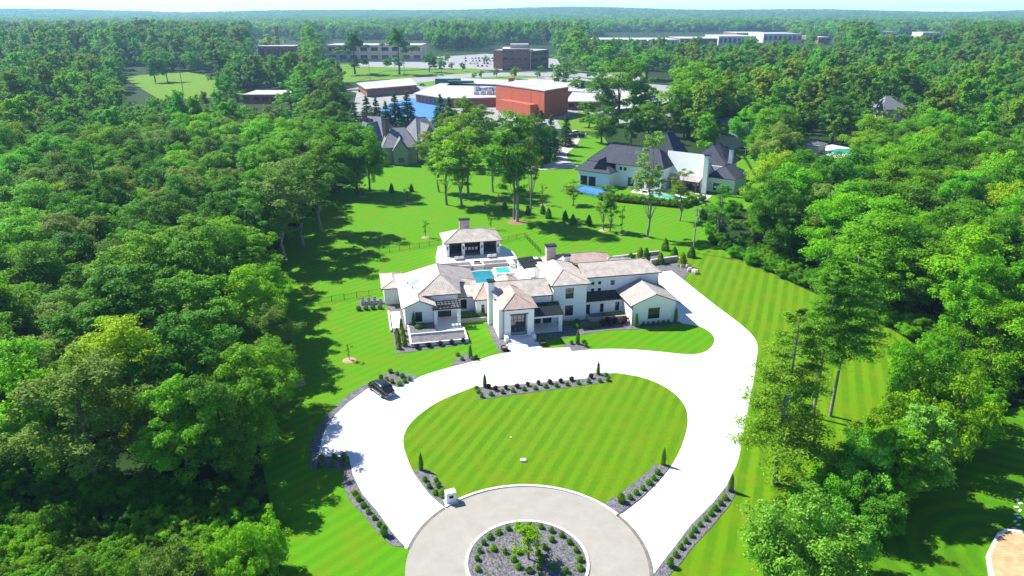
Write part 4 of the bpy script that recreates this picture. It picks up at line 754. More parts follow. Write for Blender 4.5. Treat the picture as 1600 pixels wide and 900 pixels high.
# ------------------------------------------------------------------ the parked car
def loft(b, secs, m=0, cap=True):
    n = len(b.v); k = len(secs[0])
    for s in secs: b.v += [tuple(p) for p in s]
    for i in range(len(secs) - 1):
        for q in range(k): b.f.append((n + i * k + q, n + i * k + (q + 1) % k, n + (i + 1) * k + (q + 1) % k, n + (i + 1) * k + q)); b.m.append(m)
    if cap: b.f.append(tuple(n + q for q in reversed(range(k)))); b.m.append(m); b.f.append(tuple(n + (len(secs) - 1) * k + q for q in range(k))); b.m.append(m)
def suv(loc, rz, paint, label, name='parked_car', group=None, detail=True, L=4.9):
    t = empty(name, loc, rz, label=label, cat='car', group=group)
    def sec(x, w, z0, z1, c=.12): return [(x, -w + c, z0), (x, w - c, z0), (x, w, z0 + c), (x, w, z1 - c), (x, w - c * 1.3, z1), (x, -w + c * 1.3, z1), (x, -w, z1 - c), (x, -w, z0 + c)]
    h = L / 2; b = Bd()
    loft(b, [sec(-h, .78, .42, .92), sec(-h + .18, .92, .32, 1.02), sec(-h + .7, .97, .28, 1.08), sec(-.6, .97, .26, 1.06), sec(.7, .97, .26, 1.04), sec(h - .9, .96, .28, 1.0), sec(h - .25, .9, .32, .92), sec(h, .7, .42, .8)])
    b.build('body', paint, t, True)
    b = Bd(); cab = lambda x, w, z: [(x, -w, z[0]), (x, w, z[0]), (x, w * .86, z[1]), (x, -w * .86, z[1])]
    loft(b, [cab(-h + .12, .86, (1.0, 1.04)), cab(-h + .55, .9, (1.02, 1.56)), cab(-h + 1.3, .92, (1.02, 1.66)), cab(.1, .92, (1.02, 1.68)), cab(.75, .9, (1.0, 1.55)), cab(1.55, .84, (.98, 1.02))])
    b.build('windows', M['glass'], t, True)
    b = Bd(); loft(b, [[(x, -w, z), (x, w, z), (x, w * .95, z + .06), (x, -w * .95, z + .06)] for x, w, z in ((-h + .5, .78, 1.54), (-h + 1.3, .8, 1.66), (.1, .8, 1.675), (.72, .78, 1.56))]); rf = b.build('roof', paint, t, True)
    if detail:
        part(rf, 'sunroof', 'glass', (-.9, .35, -.55, .55, 1.72, 1.75))
        for y in (-.74, .74): Bd().tube((-1.6, y, 1.74), (.4, y, 1.76), .025, .025, 6).build('roof_rail', M['rim'], rf)
        for y in (-1, 1):
            part(t, 'tail_light', 'red', (-h - .01, -h + .25, y * .6 - .22, y * .6 + .22, .86, 1.0)); part(t, 'headlight', 'plate', (h - .22, h - .02, y * .56 - .18, y * .56 + .18, .66, .8)); part(t, 'mirror', 'trim', (.95, 1.12, y * 1.06 - .1, y * 1.06 + .1, 1.02, 1.18)); part(t, 'sill_trim', 'rim', (-1.2, 1.2, y * .972 - .01, y * .972 + .01, .34, .42))
        part(t, 'licence_plate', 'plate', (-h - .035, -h - .004, -.24, .24, .62, .74)); part(t, 'bumper', 'silver', (-h - .03, -h + .12, -.8, .8, .34, .5))
    for x in (-h + .95, h - .95):
        for y in (-.9, .9):
            w = Bd(); w.tube((x, y - .11, .36), (x, y + .11, .36), .36, .36, 16); w = w.build('wheel', M['tyre'], t)
            if detail: Bd().tube((x, y - .12, .36), (x, y + .12, .36), .24, .24, 12).build('rim', M['rim'], w)
    return t
pf, pr = G(584, 604), G(608, 621)
suv(((pf[0] + pr[0]) / 2, (pf[1] + pr[1]) / 2 - .0, .03), math.atan2(pf[1] - pr[1], pf[0] - pr[0]), M['carpaint'], 'black SUV with dark glass roof parked at the edge of the white drive')
# mailbox pier
mp = empty('mailbox_pier', (*G(704, 784), .0), .35, label='white masonry mailbox pier at the kerb of the turning circle', cat='mailbox')
part(mp, 'pier', 'white', (-.55, .55, -.4, .4, 0, 1.35)); part(mp, 'cap', 'kerb', (-.6, .6, -.45, .45, 1.352, 1.45)); part(mp, 'mailbox_door', 'black', (-.22, .25, -.43, -.402, .75, 1.1)); part(mp, 'base', 'kerb', (-.75, .75, -.6, .6, 0, .16))
o = Bd().box(-.35, .35, -.25, .25, .0, .22).build('utility_cover', M['kerb']); o.location = (*G(817.5, 721), .075); tag(o, 'small pale utility cover lying in the oval lawn', 'utility box')
o = Bd().box(-.12, .12, -.1, .1, .0, .1).build('irrigation_box', M['kerb']); o.location = (*G(798, 684.5), .075); tag(o, 'tiny white irrigation box in the oval lawn nearer the wood', 'irrigation box')
# ornamental tree on the island with grass tufts
tree('ornamental', 'ornamental_tree', (*G(826, 875), .15), 4.2, 4.3, label='small yellow-green tree in the middle of the turning circle', cat='tree')
tuft = Bd(); rg_ = random.Random(5)
for _ in range(260):
    a = rg_.uniform(0, 6.28); r_ = math.sqrt(rg_.uniform(.02, .85)) * IR; x, y = CC[0] + r_ * math.cos(a), CC[1] + r_ * math.sin(a)
    for k in range(9):
        t = rg_.uniform(0, 6.28); l = rg_.uniform(.12, .34); w = .022; tuft.poly([(x - w * math.sin(t), y + w * math.cos(t), .15), (x + w * math.sin(t), y - w * math.cos(t), .15), (x + l * math.cos(t), y + l * math.sin(t), .15 + l * rg_.uniform(.5, 1.2))])
tag(tuft.build('grass_tufts', LEAF['grey']), 'pale grass tufts scattered over the island gravel', 'grass', kind='stuff')
# deck at the neighbour's lawn
dk = [G(1540, 870), G(1557, 836), G(1570, 830), G(1640, 836), G(1700, 870), G(1690, 930), G(1600, 965), G(1545, 905)]
dt = empty('garden_deck', (0, 0, 0), label='eight-sided timber deck with pale border on the curving striped lawn', cat='deck')
cx = sum(p[0] for p in dk) / 8; cy = sum(p[1] for p in dk) / 8
b = Bd(); b.prism(dk, 0, .32); b.build('border', M['kerb'], dt); inn = [(cx + (p[0] - cx) * .9, cy + (p[1] - cy) * .9) for p in dk]
y0, y1 = min(p[1] for p in inn), max(p[1] for p in inn); nb = 46
for k in range(nb):
    ya, yb = y0 + (y1 - y0) * k / nb + .012, y0 + (y1 - y0) * (k + 1) / nb - .012; ym = (ya + yb) / 2; xs_ = []
    for i in range(8):
        p, q = inn[i], inn[(i + 1) % 8]
        if (p[1] > ym) != (q[1] > ym): xs_.append(p[0] + (q[0] - p[0]) * (ym - p[1]) / (q[1] - p[1]))
    if len(xs_) == 2 and abs(xs_[0] - xs_[1]) > .3: Bd().box(min(xs_), max(xs_), ya, yb, .322, .36).build('plank', M['wood'], dt)
for k in range(9):
    p = G(1586 + (5 if k % 2 else -1) + k * .5, 826 - k * 5.6); o = Bd().box(-.24, .24, -.12, .12, .0, .045).build('stepping_stone', M['pave']); o.location = (*p, .014); o.rotation_euler = (0, 0, .3 * (k % 3)); tag(o, 'white stepping stone in the curving row beside the timber deck', 'stepping stone', 'stepping stones by the deck')
# utility pole and wires
def pole(px, h, label, arm=True, r=.16):
    p = G(*px); t = empty('utility_pole', (*p, 0), .3, label=label, cat='utility pole'); Bd().tube((0, 0, -.2), (0, 0, h), r, r * .7, 8).build('pole', M['pole'], t)
    if arm: part(t, 'crossarm', 'pole', (-1.1, 1.1, -.06, .06, h - .7, h - .55)); [Bd().tube((x, 0, h - .55), (x, 0, h - .3), .05, .05, 6).build('insulator', M['steel'], t) for x in (-1, 0, 1)]
    return p, t
p, t = pole((1083, 395), 10.8, 'weathered wooden utility pole with grey transformer at the striped lawn edge')
Bd().tube((.05, -.38, 7.6), (.05, -.38, 8.7), .26, .26, 12).build('transformer', M['steel'], t)
def wire(a, c, sag, label, group, n=14, r=.02):
    b = Bd(); pts = [Vector(a).lerp(Vector(c), k / n) - Vector((0, 0, sag * 4 * (k / n) * (1 - k / n))) for k in range(n + 1)]
    for q, e in zip(pts[:-1], pts[1:]): b.tube(q, e, r, r, 4, cap=False)
    tag(b.build('overhead_wire', M['black']), label, 'wire', group)
for k in range(3): wire((p[0] + k * .5 - .5, p[1], 10.3 - .9 * (k == 2)), (70 + k * .6, 100, 10 - .9 * (k == 2)), 1.2, 'overhead wire running from the transformer pole into the wood', 'wires from the transformer pole', r=.016)
# ------------------------------------------------------------------ trees standing free in the grounds
def T(kind, name, bx, by, ty, wpx, label, leaf=None, group=None, cat='tree', mulch=None, hmin=0):
    x, y = G(bx, by); h = max(hmin, HT(bx, by, ty)); w = wpx * MPP(bx, by) if wpx else None
    t = tree(kind, name, (x, y, 0), h, w, leaf=leaf, label=label, group=group, cat=cat)
    if mulch:
        o = Bd().lathe([(mulch, .006), (mulch * .75, .09), (.05, .16)], 18).build('mulch_ring', M['mulch2' if mulch < 2 else 'mulch']); o.location = (x, y, 0); o['kind'] = 'structure'
    return t
T('tall', 'tall_tree', 503, 360, 212, 95, 'tall dark tree with bare trunk at the corner of the back lawn', 'mid')
T('tall', 'tall_tree', 446, 405, 245, 110, 'tall leaning-edge tree casting long shade across the back lawn', 'grey')
T('tall', 'tall_tree', 475, 385, 240, 90, 'tall tree at the wood edge between the two lawn-corner trunks', 'deep')
T('tall', 'tall_tree', 698, 320, 192, 80, 'tall yellow-green tree with pale trunk in the middle lawn grove', 'yellow')
T('tall', 'tall_tree', 722, 322, 200, 75, 'tall light green tree with forked pale trunk in the middle lawn grove', 'bright')
T('tall', 'tall_tree', 732, 305, 170, 80, 'olive-topped tall tree at the back of the lawn grove', 'olive'); T('tall', 'tall_tree', 686, 300, 200, 60, 'shorter bushy tree behind the lawn grove', 'mid')
T('tall', 'tall_tree', 808, 347, 168, 100, 'biggest dark green tree on a bark ring behind the pool house', 'mid', mulch=2.6); T('tall', 'tall_tree', 803, 343, 185, 70, 'second trunk of the dark green pair on the bark ring', 'deep')
T('sparse', 'slender_tree', 829, 336, 175, 50, 'slender yellow-green tree just beyond the bark-ring trees', 'olive'); T('sparse', 'slender_tree', 1011, 371, 200, 70, 'slender open grey-green tree before the slate-roofed house', 'grey', mulch=.9)
T('sparse', 'slender_tree', 943, 360, 285, 38, 'small thin tree on a mulch ring before the slate-roofed house', 'olive', mulch=1.3); T('sparse', 'slender_tree', 953, 362, 290, 34, 'thin twin of the small mulch-ring tree', 'bright')
T('sparse', 'slender_tree', 1062, 345, 262, 50, 'thin open tree by the far pool hedge', 'olive'); T('sparse', 'slender_tree', 1122, 372, 285, 60, 'gnarled open tree beyond the transformer pole', 'mid'); T('sparse', 'slender_tree', 895, 320, 280, 40, 'thin young tree by the blue sport court', 'olive')
T('tall', 'tall_tree', 770, 300, 200, 60, 'mid-green tree half hidden behind the bark-ring trees', 'mid')
for k, (x, y, ty) in enumerate(((527, 340, 313), (567, 307, 285), (637, 317, 292), (665, 371, 342), (767, 358, 330), (546, 563, 535), (758, 325, 305), (780, 317, 300), (848, 320, 285), (971, 365, 320), (466, 600, 545))): T('sapling', 'sapling', x, y, ty, 14, 'thin young sapling on a small mulch ring in the lawn', 'olive' if k % 3 else 'bright', 'staked saplings in the lawn', mulch=1.1, hmin=2.5)
for k, (x, y, hh) in enumerate(((612, 300, 3.4), (643, 299, 3.0), (825, 335, 3.2), (789, 328, 3.2), (848, 334, 3.4), (857, 341, 3.6), (883, 343, 3.2), (895, 350, 3.4), (920, 351, 3.4), (845, 262, 4.5), (856, 255, 4.5), (866, 252, 4.2), (849, 253, 4.2))):
    shrub('cone_shrub', 'conical_conifer', (*G(x, y), 0), hh * .8, hh * .85, 'dark young conical conifer standing in the striped lawns behind the mansion', 'conical conifers in the back lawns', 'conifer')
# pines and vine-hung thickets by the garage-side drive
T('lowpine', 'pine_tree', 1210, 755, 478, 150, 'pine with layered boughs reaching over the garage-side drive')
T('pine', 'pine_tree', 1297, 650, 388, 115, 'tall pine with bare leaning trunk, farther from the drive'); T('pine', 'pine_tree', 1270, 652, 405, 110, 'tall pine with bare trunk, nearer the drive of the pair')
T('bush', 'vine_covered_bush', 1250, 900, 775, 178, 'big rounded bright bush near the neighbour deck lawn', 'vine', cat='bush', hmin=6.5); T('bush', 'vine_covered_bush', 1305, 885, 790, 110, 'smaller bright bush leaning on the big rounded one', 'vine', cat='bush', hmin=5)
T('vine_tower', 'vine_covered_tree', 1420, 775, 640, 95, 'vine-hung tree with dangling pale leaf curtains', 'vine'); T('vine_tower', 'vine_covered_tree', 1390, 790, 670, 100, 'dark vine-hung tree beside the dangling leaf curtains', 'mid')
for k, (x, y, ty, w, lf) in enumerate(((1345, 790, 690, 130, 'vine'), (1318, 775, 700, 100, 'bright'), (1385, 735, 625, 120, 'bright'), (1425, 700, 585, 120, 'bright'), (1470, 715, 575, 150, 'bright'), (1495, 695, 595, 110, 'bright'), (1455, 650, 535, 130, 'mid'), (1430, 600, 525, 80, 'bright'), (1295, 815, 735, 100, 'mid'), (1350, 825, 740, 110, 'deep'), (1350, 740, 660, 80, 'mid'))):
    T('bush', 'thicket_bush', x, y, ty, w, ['bright', 'shaded'][lf in ('mid', 'deep')] + ' tangled bush in the thicket between pines and the curving lawn', lf, ['bright', 'shaded'][lf in ('mid', 'deep')] + ' thicket bushes', 'bush', hmin=4.5)
for k, (x, y, ty, w, lf) in enumerate(((400, 905, 805, 105, 'bright'), (360, 930, 850, 90, 'bright'), (290, 950, 850, 110, 'grey'), (240, 930, 870, 80, 'grey'), (205, 960, 880, 90, 'mid'), (130, 950, 880, 100, 'deep'))):
    T('bush', 'small_tree', x, y, ty, w, ['bright green', 'greyish', 'dark'][0 if lf == 'bright' else 1 if lf == 'grey' else 2] + ' low bushy tree at the foot of the wood near the turning circle', lf, ['bright', 'greyish', 'dark'][0 if lf == 'bright' else 1 if lf == 'grey' else 2] + ' low trees at the wood foot', hmin=5)
for x, y, ty, w, kd, lf, lb in ((408, 700, 545, 150, 'broad', 'bright', 'big bright tree overhanging the lawn at the drive bulge'), (432, 640, 525, 110, 'billowy', 'mid', 'rounded tree at the lawn edge nearest the parked car'), (385, 735, 600, 130, 'ragged', 'mid', 'ragged tree shading the gravel corner at the drive bulge'), (425, 585, 480, 100, 'feathery', 'grey', 'grey-green edge tree between the wood fence end and the drive bulge'), (418, 530, 415, 110, 'broad', 'bright', 'bright edge tree with yellowing side near the lower fence'), (360, 760, 590, 150, 'domed', 'deep', 'dark dense tree behind the overhanging bright tree'), (300, 770, 600, 150, 'broad', 'mid', 'broad tree over the dark hollow at the wood foot')):
    T(kd, 'edge_tree', x, y, ty, w, lb, lf)
# ------------------------------------------------------------------ woods: the trees that show largest are single things
left = Gs([(-420, 760), (250, 775), (372, 740), (410, 690), (412, 640), (400, 560), (392, 480), (400, 420), (440, 375), (490, 325), (515, 292), (600, 270), (640, 245), (560, 225), (300, 215), (-200, 215), (-500, 330)])
right = Gs([(1135, 325), (1150, 382), (1195, 408), (1262, 440), (1350, 485), (1440, 525), (1540, 605), (1600, 640), (1800, 650), (2100, 500), (1900, 300), (1600, 222), (1380, 226), (1330, 262), (1240, 280), (1190, 300)])
def scatter(poly, d0, seed, tries=30000, existing=()):
    rg = random.Random(seed); xs_ = [p[0] for p in poly]; ys_ = [p[1] for p in poly]; out = list(existing); res = []
    for _ in range(tries):
        p = (rg.uniform(min(xs_), max(xs_)), rg.uniform(min(ys_), max(ys_))); d = d0 * (1 if p[1] < 160 else 1.12)
        if not inside(p, poly) or any((p[0] - q[0]) ** 2 + (p[1] - q[1]) ** 2 < d * d for q in out): continue
        out.append(p); res.append(p)
    return res
fixed = [tuple(o.location[:2]) for o in col.objects if o.parent is None and o.get('category') in ('tree', 'bush')]
WK = [('broad', 'broad-crowned mid-green'), ('domed', 'dense domed dark green'), ('billowy', 'billowing rounded'), ('feathery', 'feathery grey-green'), ('upright', 'upright bright green'), ('ragged', 'loose ragged light green')]
LF = {'broad': ['mid', 'deep', 'mid'], 'domed': ['deep', 'deep', 'mid'], 'billowy': ['mid', 'bright', 'deep'], 'feathery': ['grey', 'grey', 'grey'], 'upright': ['bright', 'bright', 'mid'], 'ragged': ['bright', 'yellow', 'bright']}
LN = {'mid': 'mid-green', 'deep': 'dark green', 'bright': 'bright green', 'yellow': 'yellow-green', 'grey': 'grey-green'}
KN = {'broad': 'broad-crowned', 'domed': 'densely domed', 'billowy': 'billowing rounded', 'feathery': 'feathery', 'upright': 'narrow upright', 'ragged': 'loose ragged'}
KEEP = [(545, 1045, 112, 215), (205, 340, 114, 148), (545, 880, 80, 114), (508, 662, 62, 97), (765, 860, 70, 112), (925, 1255, 50, 66), (1275, 1300, 52, 68), (1370, 1480, 54, 60), (400, 470, 60, 92), (598, 690, 180, 262, 275), (545, 605, 172, 240, 285), (895, 1150, 203, 330, 265), (800, 895, 215, 330, 250), (1130, 1185, 235, 330), (1240, 1345, 215, 250, 300), (1374, 1414, 152, 175, 375), (378, 452, 142, 160), (690, 760, 190, 330), (200, 225, 104, 113), (430, 445, 40, 92)]
leftover = []; cand = []
for poly, d0, seed, side_ in ((left, 6.9, 3, 'car-side wood'), (right, 7.0, 4, 'pole-side wood')):
    for p in scatter(poly, d0, seed, 30000, fixed):
        x, y = PX(*p, 9); yb, yt = PX(*p, 0)[1], PX(*p, 16)[1]
        if p[1] > 140 and any(k[0] - 18 < x < k[1] + 18 and yb > k[2] and yt < k[3] and p[1] < (k[4] if len(k) > 4 else 1e9) for k in KEEP): continue
        cand.append((math.hypot(*p), p, side_, -80 < x < 1680))
cand.sort(); n_ind = 0
for d, p, side_, vis in cand:
    wgt = [3, 3, 3, 2, 1.2, 2] if 'car' in side_ else [3, 2, 3, 1, 2, 3]; k = rnd.choices(range(6), wgt)[0]; kd = WK[k][0]; lf = rnd.choice(LF[kd]); h = rnd.uniform(12.5, 19.5); w = h * rnd.uniform(.76, 1.08) * (.75 if kd == 'upright' else 1)
    if 'pole' in side_: h *= 1.05 if p[1] > 90 else .9
    if not vis or n_ind >= 290: leftover.append((p[0], p[1], 0, h / 17)); continue
    n_ind += 1; ed = min(math.hypot(p[0] - q[0], p[1] - q[1]) for q in yard); sz = 'tall ' if h > 16.5 else 'lower '; where = 'at the lawn edge of' if ed < 14 else 'just inside' if ed < 30 else 'deep in' if p[1] > 140 else 'low in'
    tree(kd, 'woodland_tree', (*p, 0), h, w, leaf=lf, label=f'{sz}{KN[kd]} {LN[lf]} tree {where} the {side_}', group=f'{sz}{KN[kd]} {LN[lf]} trees {where} the {side_}')
print('individual wood trees', n_ind, 'leftover', len(leftover))
# ------------------------------------------------------------------ one wood that nobody could count: geometry-node copies of far trees
def gn_instances(name, pts, sources, label, cat):
    hid = bpy.data.collections.new(name + '_sources')
    for s in sources: hid.objects.link(s)
    me = bpy.data.meshes.new(name); me.from_pydata([p[:3] for p in pts], [], [])
    for an, ty, vals in (('tree_scale', 'FLOAT', [p[3] for p in pts]), ('tree_turn', 'FLOAT', [rnd.uniform(0, 6.28) for p in pts]), ('tree_kind', 'INT', [rnd.randrange(len(sources)) for p in pts])):
        a = me.attributes.new(an, ty, 'POINT'); a.data.foreach_set('value', vals)
    o = ob(name, me); ng = bpy.data.node_groups.new(name, 'GeometryNodeTree')
    ng.interface.new_socket('Geometry', in_out='INPUT', socket_type='NodeSocketGeometry'); ng.interface.new_socket('Geometry', in_out='OUTPUT', socket_type='NodeSocketGeometry')
    ns, ln = ng.nodes, ng.links; gi = ns.new('NodeGroupInput'); go = ns.new('NodeGroupOutput'); ip = ns.new('GeometryNodeInstanceOnPoints'); ci = ns.new('GeometryNodeCollectionInfo')
    ci.inputs['Collection'].default_value = hid; ci.inputs['Separate Children'].default_value = True; ci.inputs['Reset Children'].default_value = True
    def at(n, ty): a = ns.new('GeometryNodeInputNamedAttribute'); a.data_type = ty; a.inputs[0].default_value = n; return a.outputs[0]
    cx_ = ns.new('ShaderNodeCombineXYZ'); ln.new(at('tree_turn', 'FLOAT'), cx_.inputs[2])
    ln.new(gi.outputs[0], ip.inputs['Points']); ln.new(ci.outputs[0], ip.inputs['Instance']); ip.inputs['Pick Instance'].default_value = True
    ln.new(at('tree_kind', 'INT'), ip.inputs['Instance Index']); ln.new(cx_.outputs[0], ip.inputs['Rotation']); ln.new(at('tree_scale', 'FLOAT'), ip.inputs['Scale'])
    ln.new(ip.outputs[0], go.inputs[0]); md = o.modifiers.new('scatter', 'NODES'); md.node_group = ng
    return tag(o, label, cat, kind='stuff')
def src(kind, leaf=None):
    o = bpy.data.objects.new('far_' + kind, KIND[kind]['crown']); o.data = KIND[kind]['crown']; set_leaf(o, leaf); return o
# ------------------------------------------------------------------ ground covers and buildings beyond the gardens (see below for what keeps clear of trees)
def far_sheet(name, px, z, mat, sm=False):
    p = Gs(px); p = spline(p, 4) if sm else p; return sheet(name, p, z, M[mat], 0)
def block(name, px0, px1, depth, h, wallm, roofm, label, cat='building', rows=0, cols=0, wm='glass', par=.0, roof_t=.4, z0=0):
    a = Vector((*G(*px0), 0)); c = Vector((*G(*px1), 0)); L = (c - a).length; t = empty(name, tuple(a), math.atan2(c.y - a.y, c.x - a.x), label=label, cat=cat)
    if rows:
        ops = []
        for r in range(rows):
            for q in range(cols): s0 = L * (q + .18) / cols; s1 = L * (q + .82) / cols; fh = h / rows; ops.append((s0, s1, fh * (r + .3), fh * (r + .78)))
        _, P = wall(t, (0, 0), (L, 0), -.2, h, ops, .5, wallm)
        for o_ in ops: window(t, P, *o_, max(1, round((o_[1] - o_[0]) / 2)), 1, .15, .12)
        part(t, 'wall', wallm, (0, L, .502, depth, -.2, h))
    else: part(t, 'wall', wallm, (0, L, 0, depth, -.2, h))
    part(t, 'flat_roof', roofm, (-par, L + par, -par, depth + par, h + .002, h + roof_t)); return t, L
# school: red brick hall, low wings, blue court
def quad_block(name, pts, h, wallm, roofm, label, cat='building', lip=.5, extra=None):
    t = empty(name, (*pts[0], 0), 0, label=label, cat=cat); o0 = pts[0]; p = [(q[0] - o0[0], q[1] - o0[1]) for q in pts]
    b = Bd(); b.prism(p, -.2, h); b.build('wall', M[wallm], t); cxx = sum(q[0] for q in p) / len(p); cyy = sum(q[1] for q in p) / len(p)
    b = Bd(); b.prism([(cxx + (q[0] - cxx) * (1 + lip / 20), cyy + (q[1] - cyy) * (1 + lip / 20)) for q in p], h + .002, h + .45, 0, 0); b.build('flat_roof', M[roofm], t); return t
hall = quad_block('brick_hall', [G(775, 172), G(850, 186), G(887, 178), G(815, 165)], 14, 'brick', 'flat', 'big red brick hall with flat white roof at the school'); 
b = Bd(); q0, q1 = G(790, 174.6), G(840, 184); o0 = G(775, 172); b.prism([(q0[0] - o0[0] - 4, q0[1] - o0[1] - 3), (q1[0] - o0[0] - 4, q1[1] - o0[1] - 3), (q1[0] - o0[0], q1[1] - o0[1] + .4), (q0[0] - o0[0], q0[1] - o0[1] + .4)], -.2, 7); b.build('lean_to', M['brick'], hall)
for k, f in enumerate((.2, .8)): x = (q0[0] + (q1[0] - q0[0]) * f) - o0[0]; y = (q0[1] + (q1[1] - q0[1]) * f) - o0[1] - .2; Bd().tube((x, y, 7), (x, y, 12.6), .2, .2, 6).build('downpipe', M['trim'], hall)
def wing(px, h, label, wallm='brick2'): 
    p = Gs(px); t = quad_block('school_wing', p, h, wallm, 'flat', label, 'school', lip=1.0); o0 = p[0]
    a, c = Vector((p[0][0] - o0[0], p[0][1] - o0[1], 0)), Vector((p[1][0] - o0[0], p[1][1] - o0[1], 0)); L = (c - a).length; d = (c - a) / L; nn = Vector((d.y, -d.x, 0)); k = 0
    for k in range(int(L / 4)):
        s = 4 * k + .8; b = Bd(); e = a + d * s + nn * .06; f = a + d * (s + 2.6) + nn * .06
        b.poly([(e.x, e.y, 1), (f.x, f.y, 1), (f.x, f.y, h - .7), (e.x, e.y, h - .7)]); b.build('window', M['glass'], t)
    return t
far_sheet('school_ground', [(540, 215), (560, 135), (640, 118), (880, 120), (1060, 135), (1060, 180), (950, 196), (890, 200), (700, 215)], .06, 'lot')
wing([(574, 152), (651, 145), (640, 134), (560, 142)], 5, 'long low school wing with white roof behind the blue court trees')
wing([(650, 160), (700, 168), (790, 166), (800, 146), (690, 143)], 5, 'broad low school block with white roof behind the blue court'); wing([(700, 146), (800, 148), (820, 138), (720, 134)], 5, 'low white-roofed school block before the lorry')
wing([(800, 150), (930, 158), (950, 142), (830, 136)], 5, 'low white-roofed school wing behind the brick hall'); wing([(887, 172), (1000, 172), (1040, 158), (900, 152)], 4.5, 'low white-roofed school wing beside the brick hall'); wing([(960, 186), (1035, 176), (1060, 162), (985, 165)], 4.5, 'white-roofed school end wing among the trees')
far_sheet('sport_court', [(590, 176), (610, 161), (642, 153), (690, 166), (684, 186), (602, 192)], .12, 'blue')
for k, (x, y) in enumerate(((720, 143), (700, 139))): t, _ = block('roof_plant', (x - 20, y), (x + 20, y), 5, 6.6, 'green', 'green', 'green roof plant housing on the low school block' if k == 0 else 'second green roof plant housing, nearer the lorry')
for k in range(9):
    x, y = 745 + (k % 5) * 10, 148 - (k // 5) * 6; p = G(x, y, 5.4); o = part(None, 'rooftop_unit', 'steel', (-1.6, 1.6, -1.3, 1.3, 0, 2.0 + .4 * (k % 3))); o.location = (*p, 5.4); o.rotation_euler = (0, 0, .1 * k); tag(o, 'grey ventilation unit on the flat school roofs', 'rooftop unit', 'ventilation units on the school')
o = part(None, 'brick_stack', 'brick', (-2, 2, -2, 2, 0, 11)); o.location = (*G(799, 148), 0); tag(o, 'square red brick stack rising from the low school roofs', 'chimney')
far_sheet('road', [(540, 140), (640, 122), (740, 114), (900, 112), (1000, 120), (1000, 128), (880, 119), (760, 120), (650, 130), (560, 146)], .09, 'lot')
far_sheet('car_park', [(560, 104), (740, 108), (830, 112), (880, 108), (870, 92), (760, 84), (700, 88), (560, 92)], .07, 'lot')
far_sheet('grass_verge', [(560, 127), (600, 112), (740, 107), (770, 112), (700, 117), (640, 122)], .12, 'lawn_far'); far_sheet('grass_verge', [(640, 131), (720, 122), (820, 118), (850, 121), (760, 126), (660, 136)], .12, 'lawn_far'); far_sheet('park_lawn', [(190, 120), (290, 112), (345, 122), (400, 150), (250, 156), (215, 135)], .1, 'lawn_far')
far_sheet('grass_verge', [(870, 190), (905, 174), (960, 185), (940, 206), (880, 205)], .12, 'lawn_far')
far_sheet('grass_verge', [(470, 130), (520, 100), (700, 97), (712, 106), (600, 111), (556, 128)], .05, 'lawn_far')
far_sheet('grass_verge', [(860, 112), (1000, 100), (1010, 120), (900, 112)], .05, 'lawn_far')
# lorry and parked cars
p = G(696, 131); lr = empty('lorry', (*p, .1), .12, label='white articulated lorry on the road beyond the school', cat='lorry'); part(lr, 'trailer', 'carwhite', (-8, 6.5, -1.3, 1.3, 1.1, 4.1)); part(lr, 'cab', 'carred', (7.1, 9.2, -1.2, 1.2, .7, 3.6)); part(lr, 'windscreen', 'glass', (9.202, 9.25, -1.0, 1.0, 2.0, 3.2))
for x in (-7, -5.6, 5.5, 8.3):
    for y in (-1.2, 1.2): Bd().tube((x, y - .15, .5), (x, y + .15, .5), .5, .5, 10).build('wheel', M['tyre'], lr)
cars = []
PC = [('silver', 'silver'), ('carwhite', 'white'), ('carpaint', 'black'), ('carred', 'red'), ('carblue', 'navy')]
protos = {}
def car_copy(pc, loc, rz, label, group):
    if pc[0] not in protos: protos[pc[0]] = suv(loc, rz, M[pc[0]], label, group=group, detail=False, L=4.6); return
    s = protos[pc[0]]; c = s.copy(); col.objects.link(c); c.location = loc; c.rotation_euler = (0, 0, rz); c['label'] = label; c['group'] = group
    for ch in s.children: d = ch.copy(); col.objects.link(d); d.parent = c
for r_, (ya, xa, xb, n) in enumerate(((100, 735, 800, 12), (96, 728, 792, 12), (92, 722, 780, 11), (104, 740, 800, 9))):
    for k in range(n):
        if rnd.random() < .2: continue
        pc = rnd.choice(PC); car_copy(pc, (*G(xa + (xb - xa) * k / n, ya), .08), math.pi / 2 + .1, f'{pc[1]} car parked in rows before the brick office block', f'{pc[1]} cars in the office car park')
for x, y, pc in ((565, 144, PC[4]), (660, 134, PC[0]), (690, 118.5, PC[1])): car_copy(pc, (*G(x, y), .1), .15, f'{pc[1]} car on the road near the white lorry', f'{pc[1]} cars near the lorry')
car_copy(PC[3], (*G(208, 111), .1), .1, 'bright red car at the edge of the far park lawn', None)
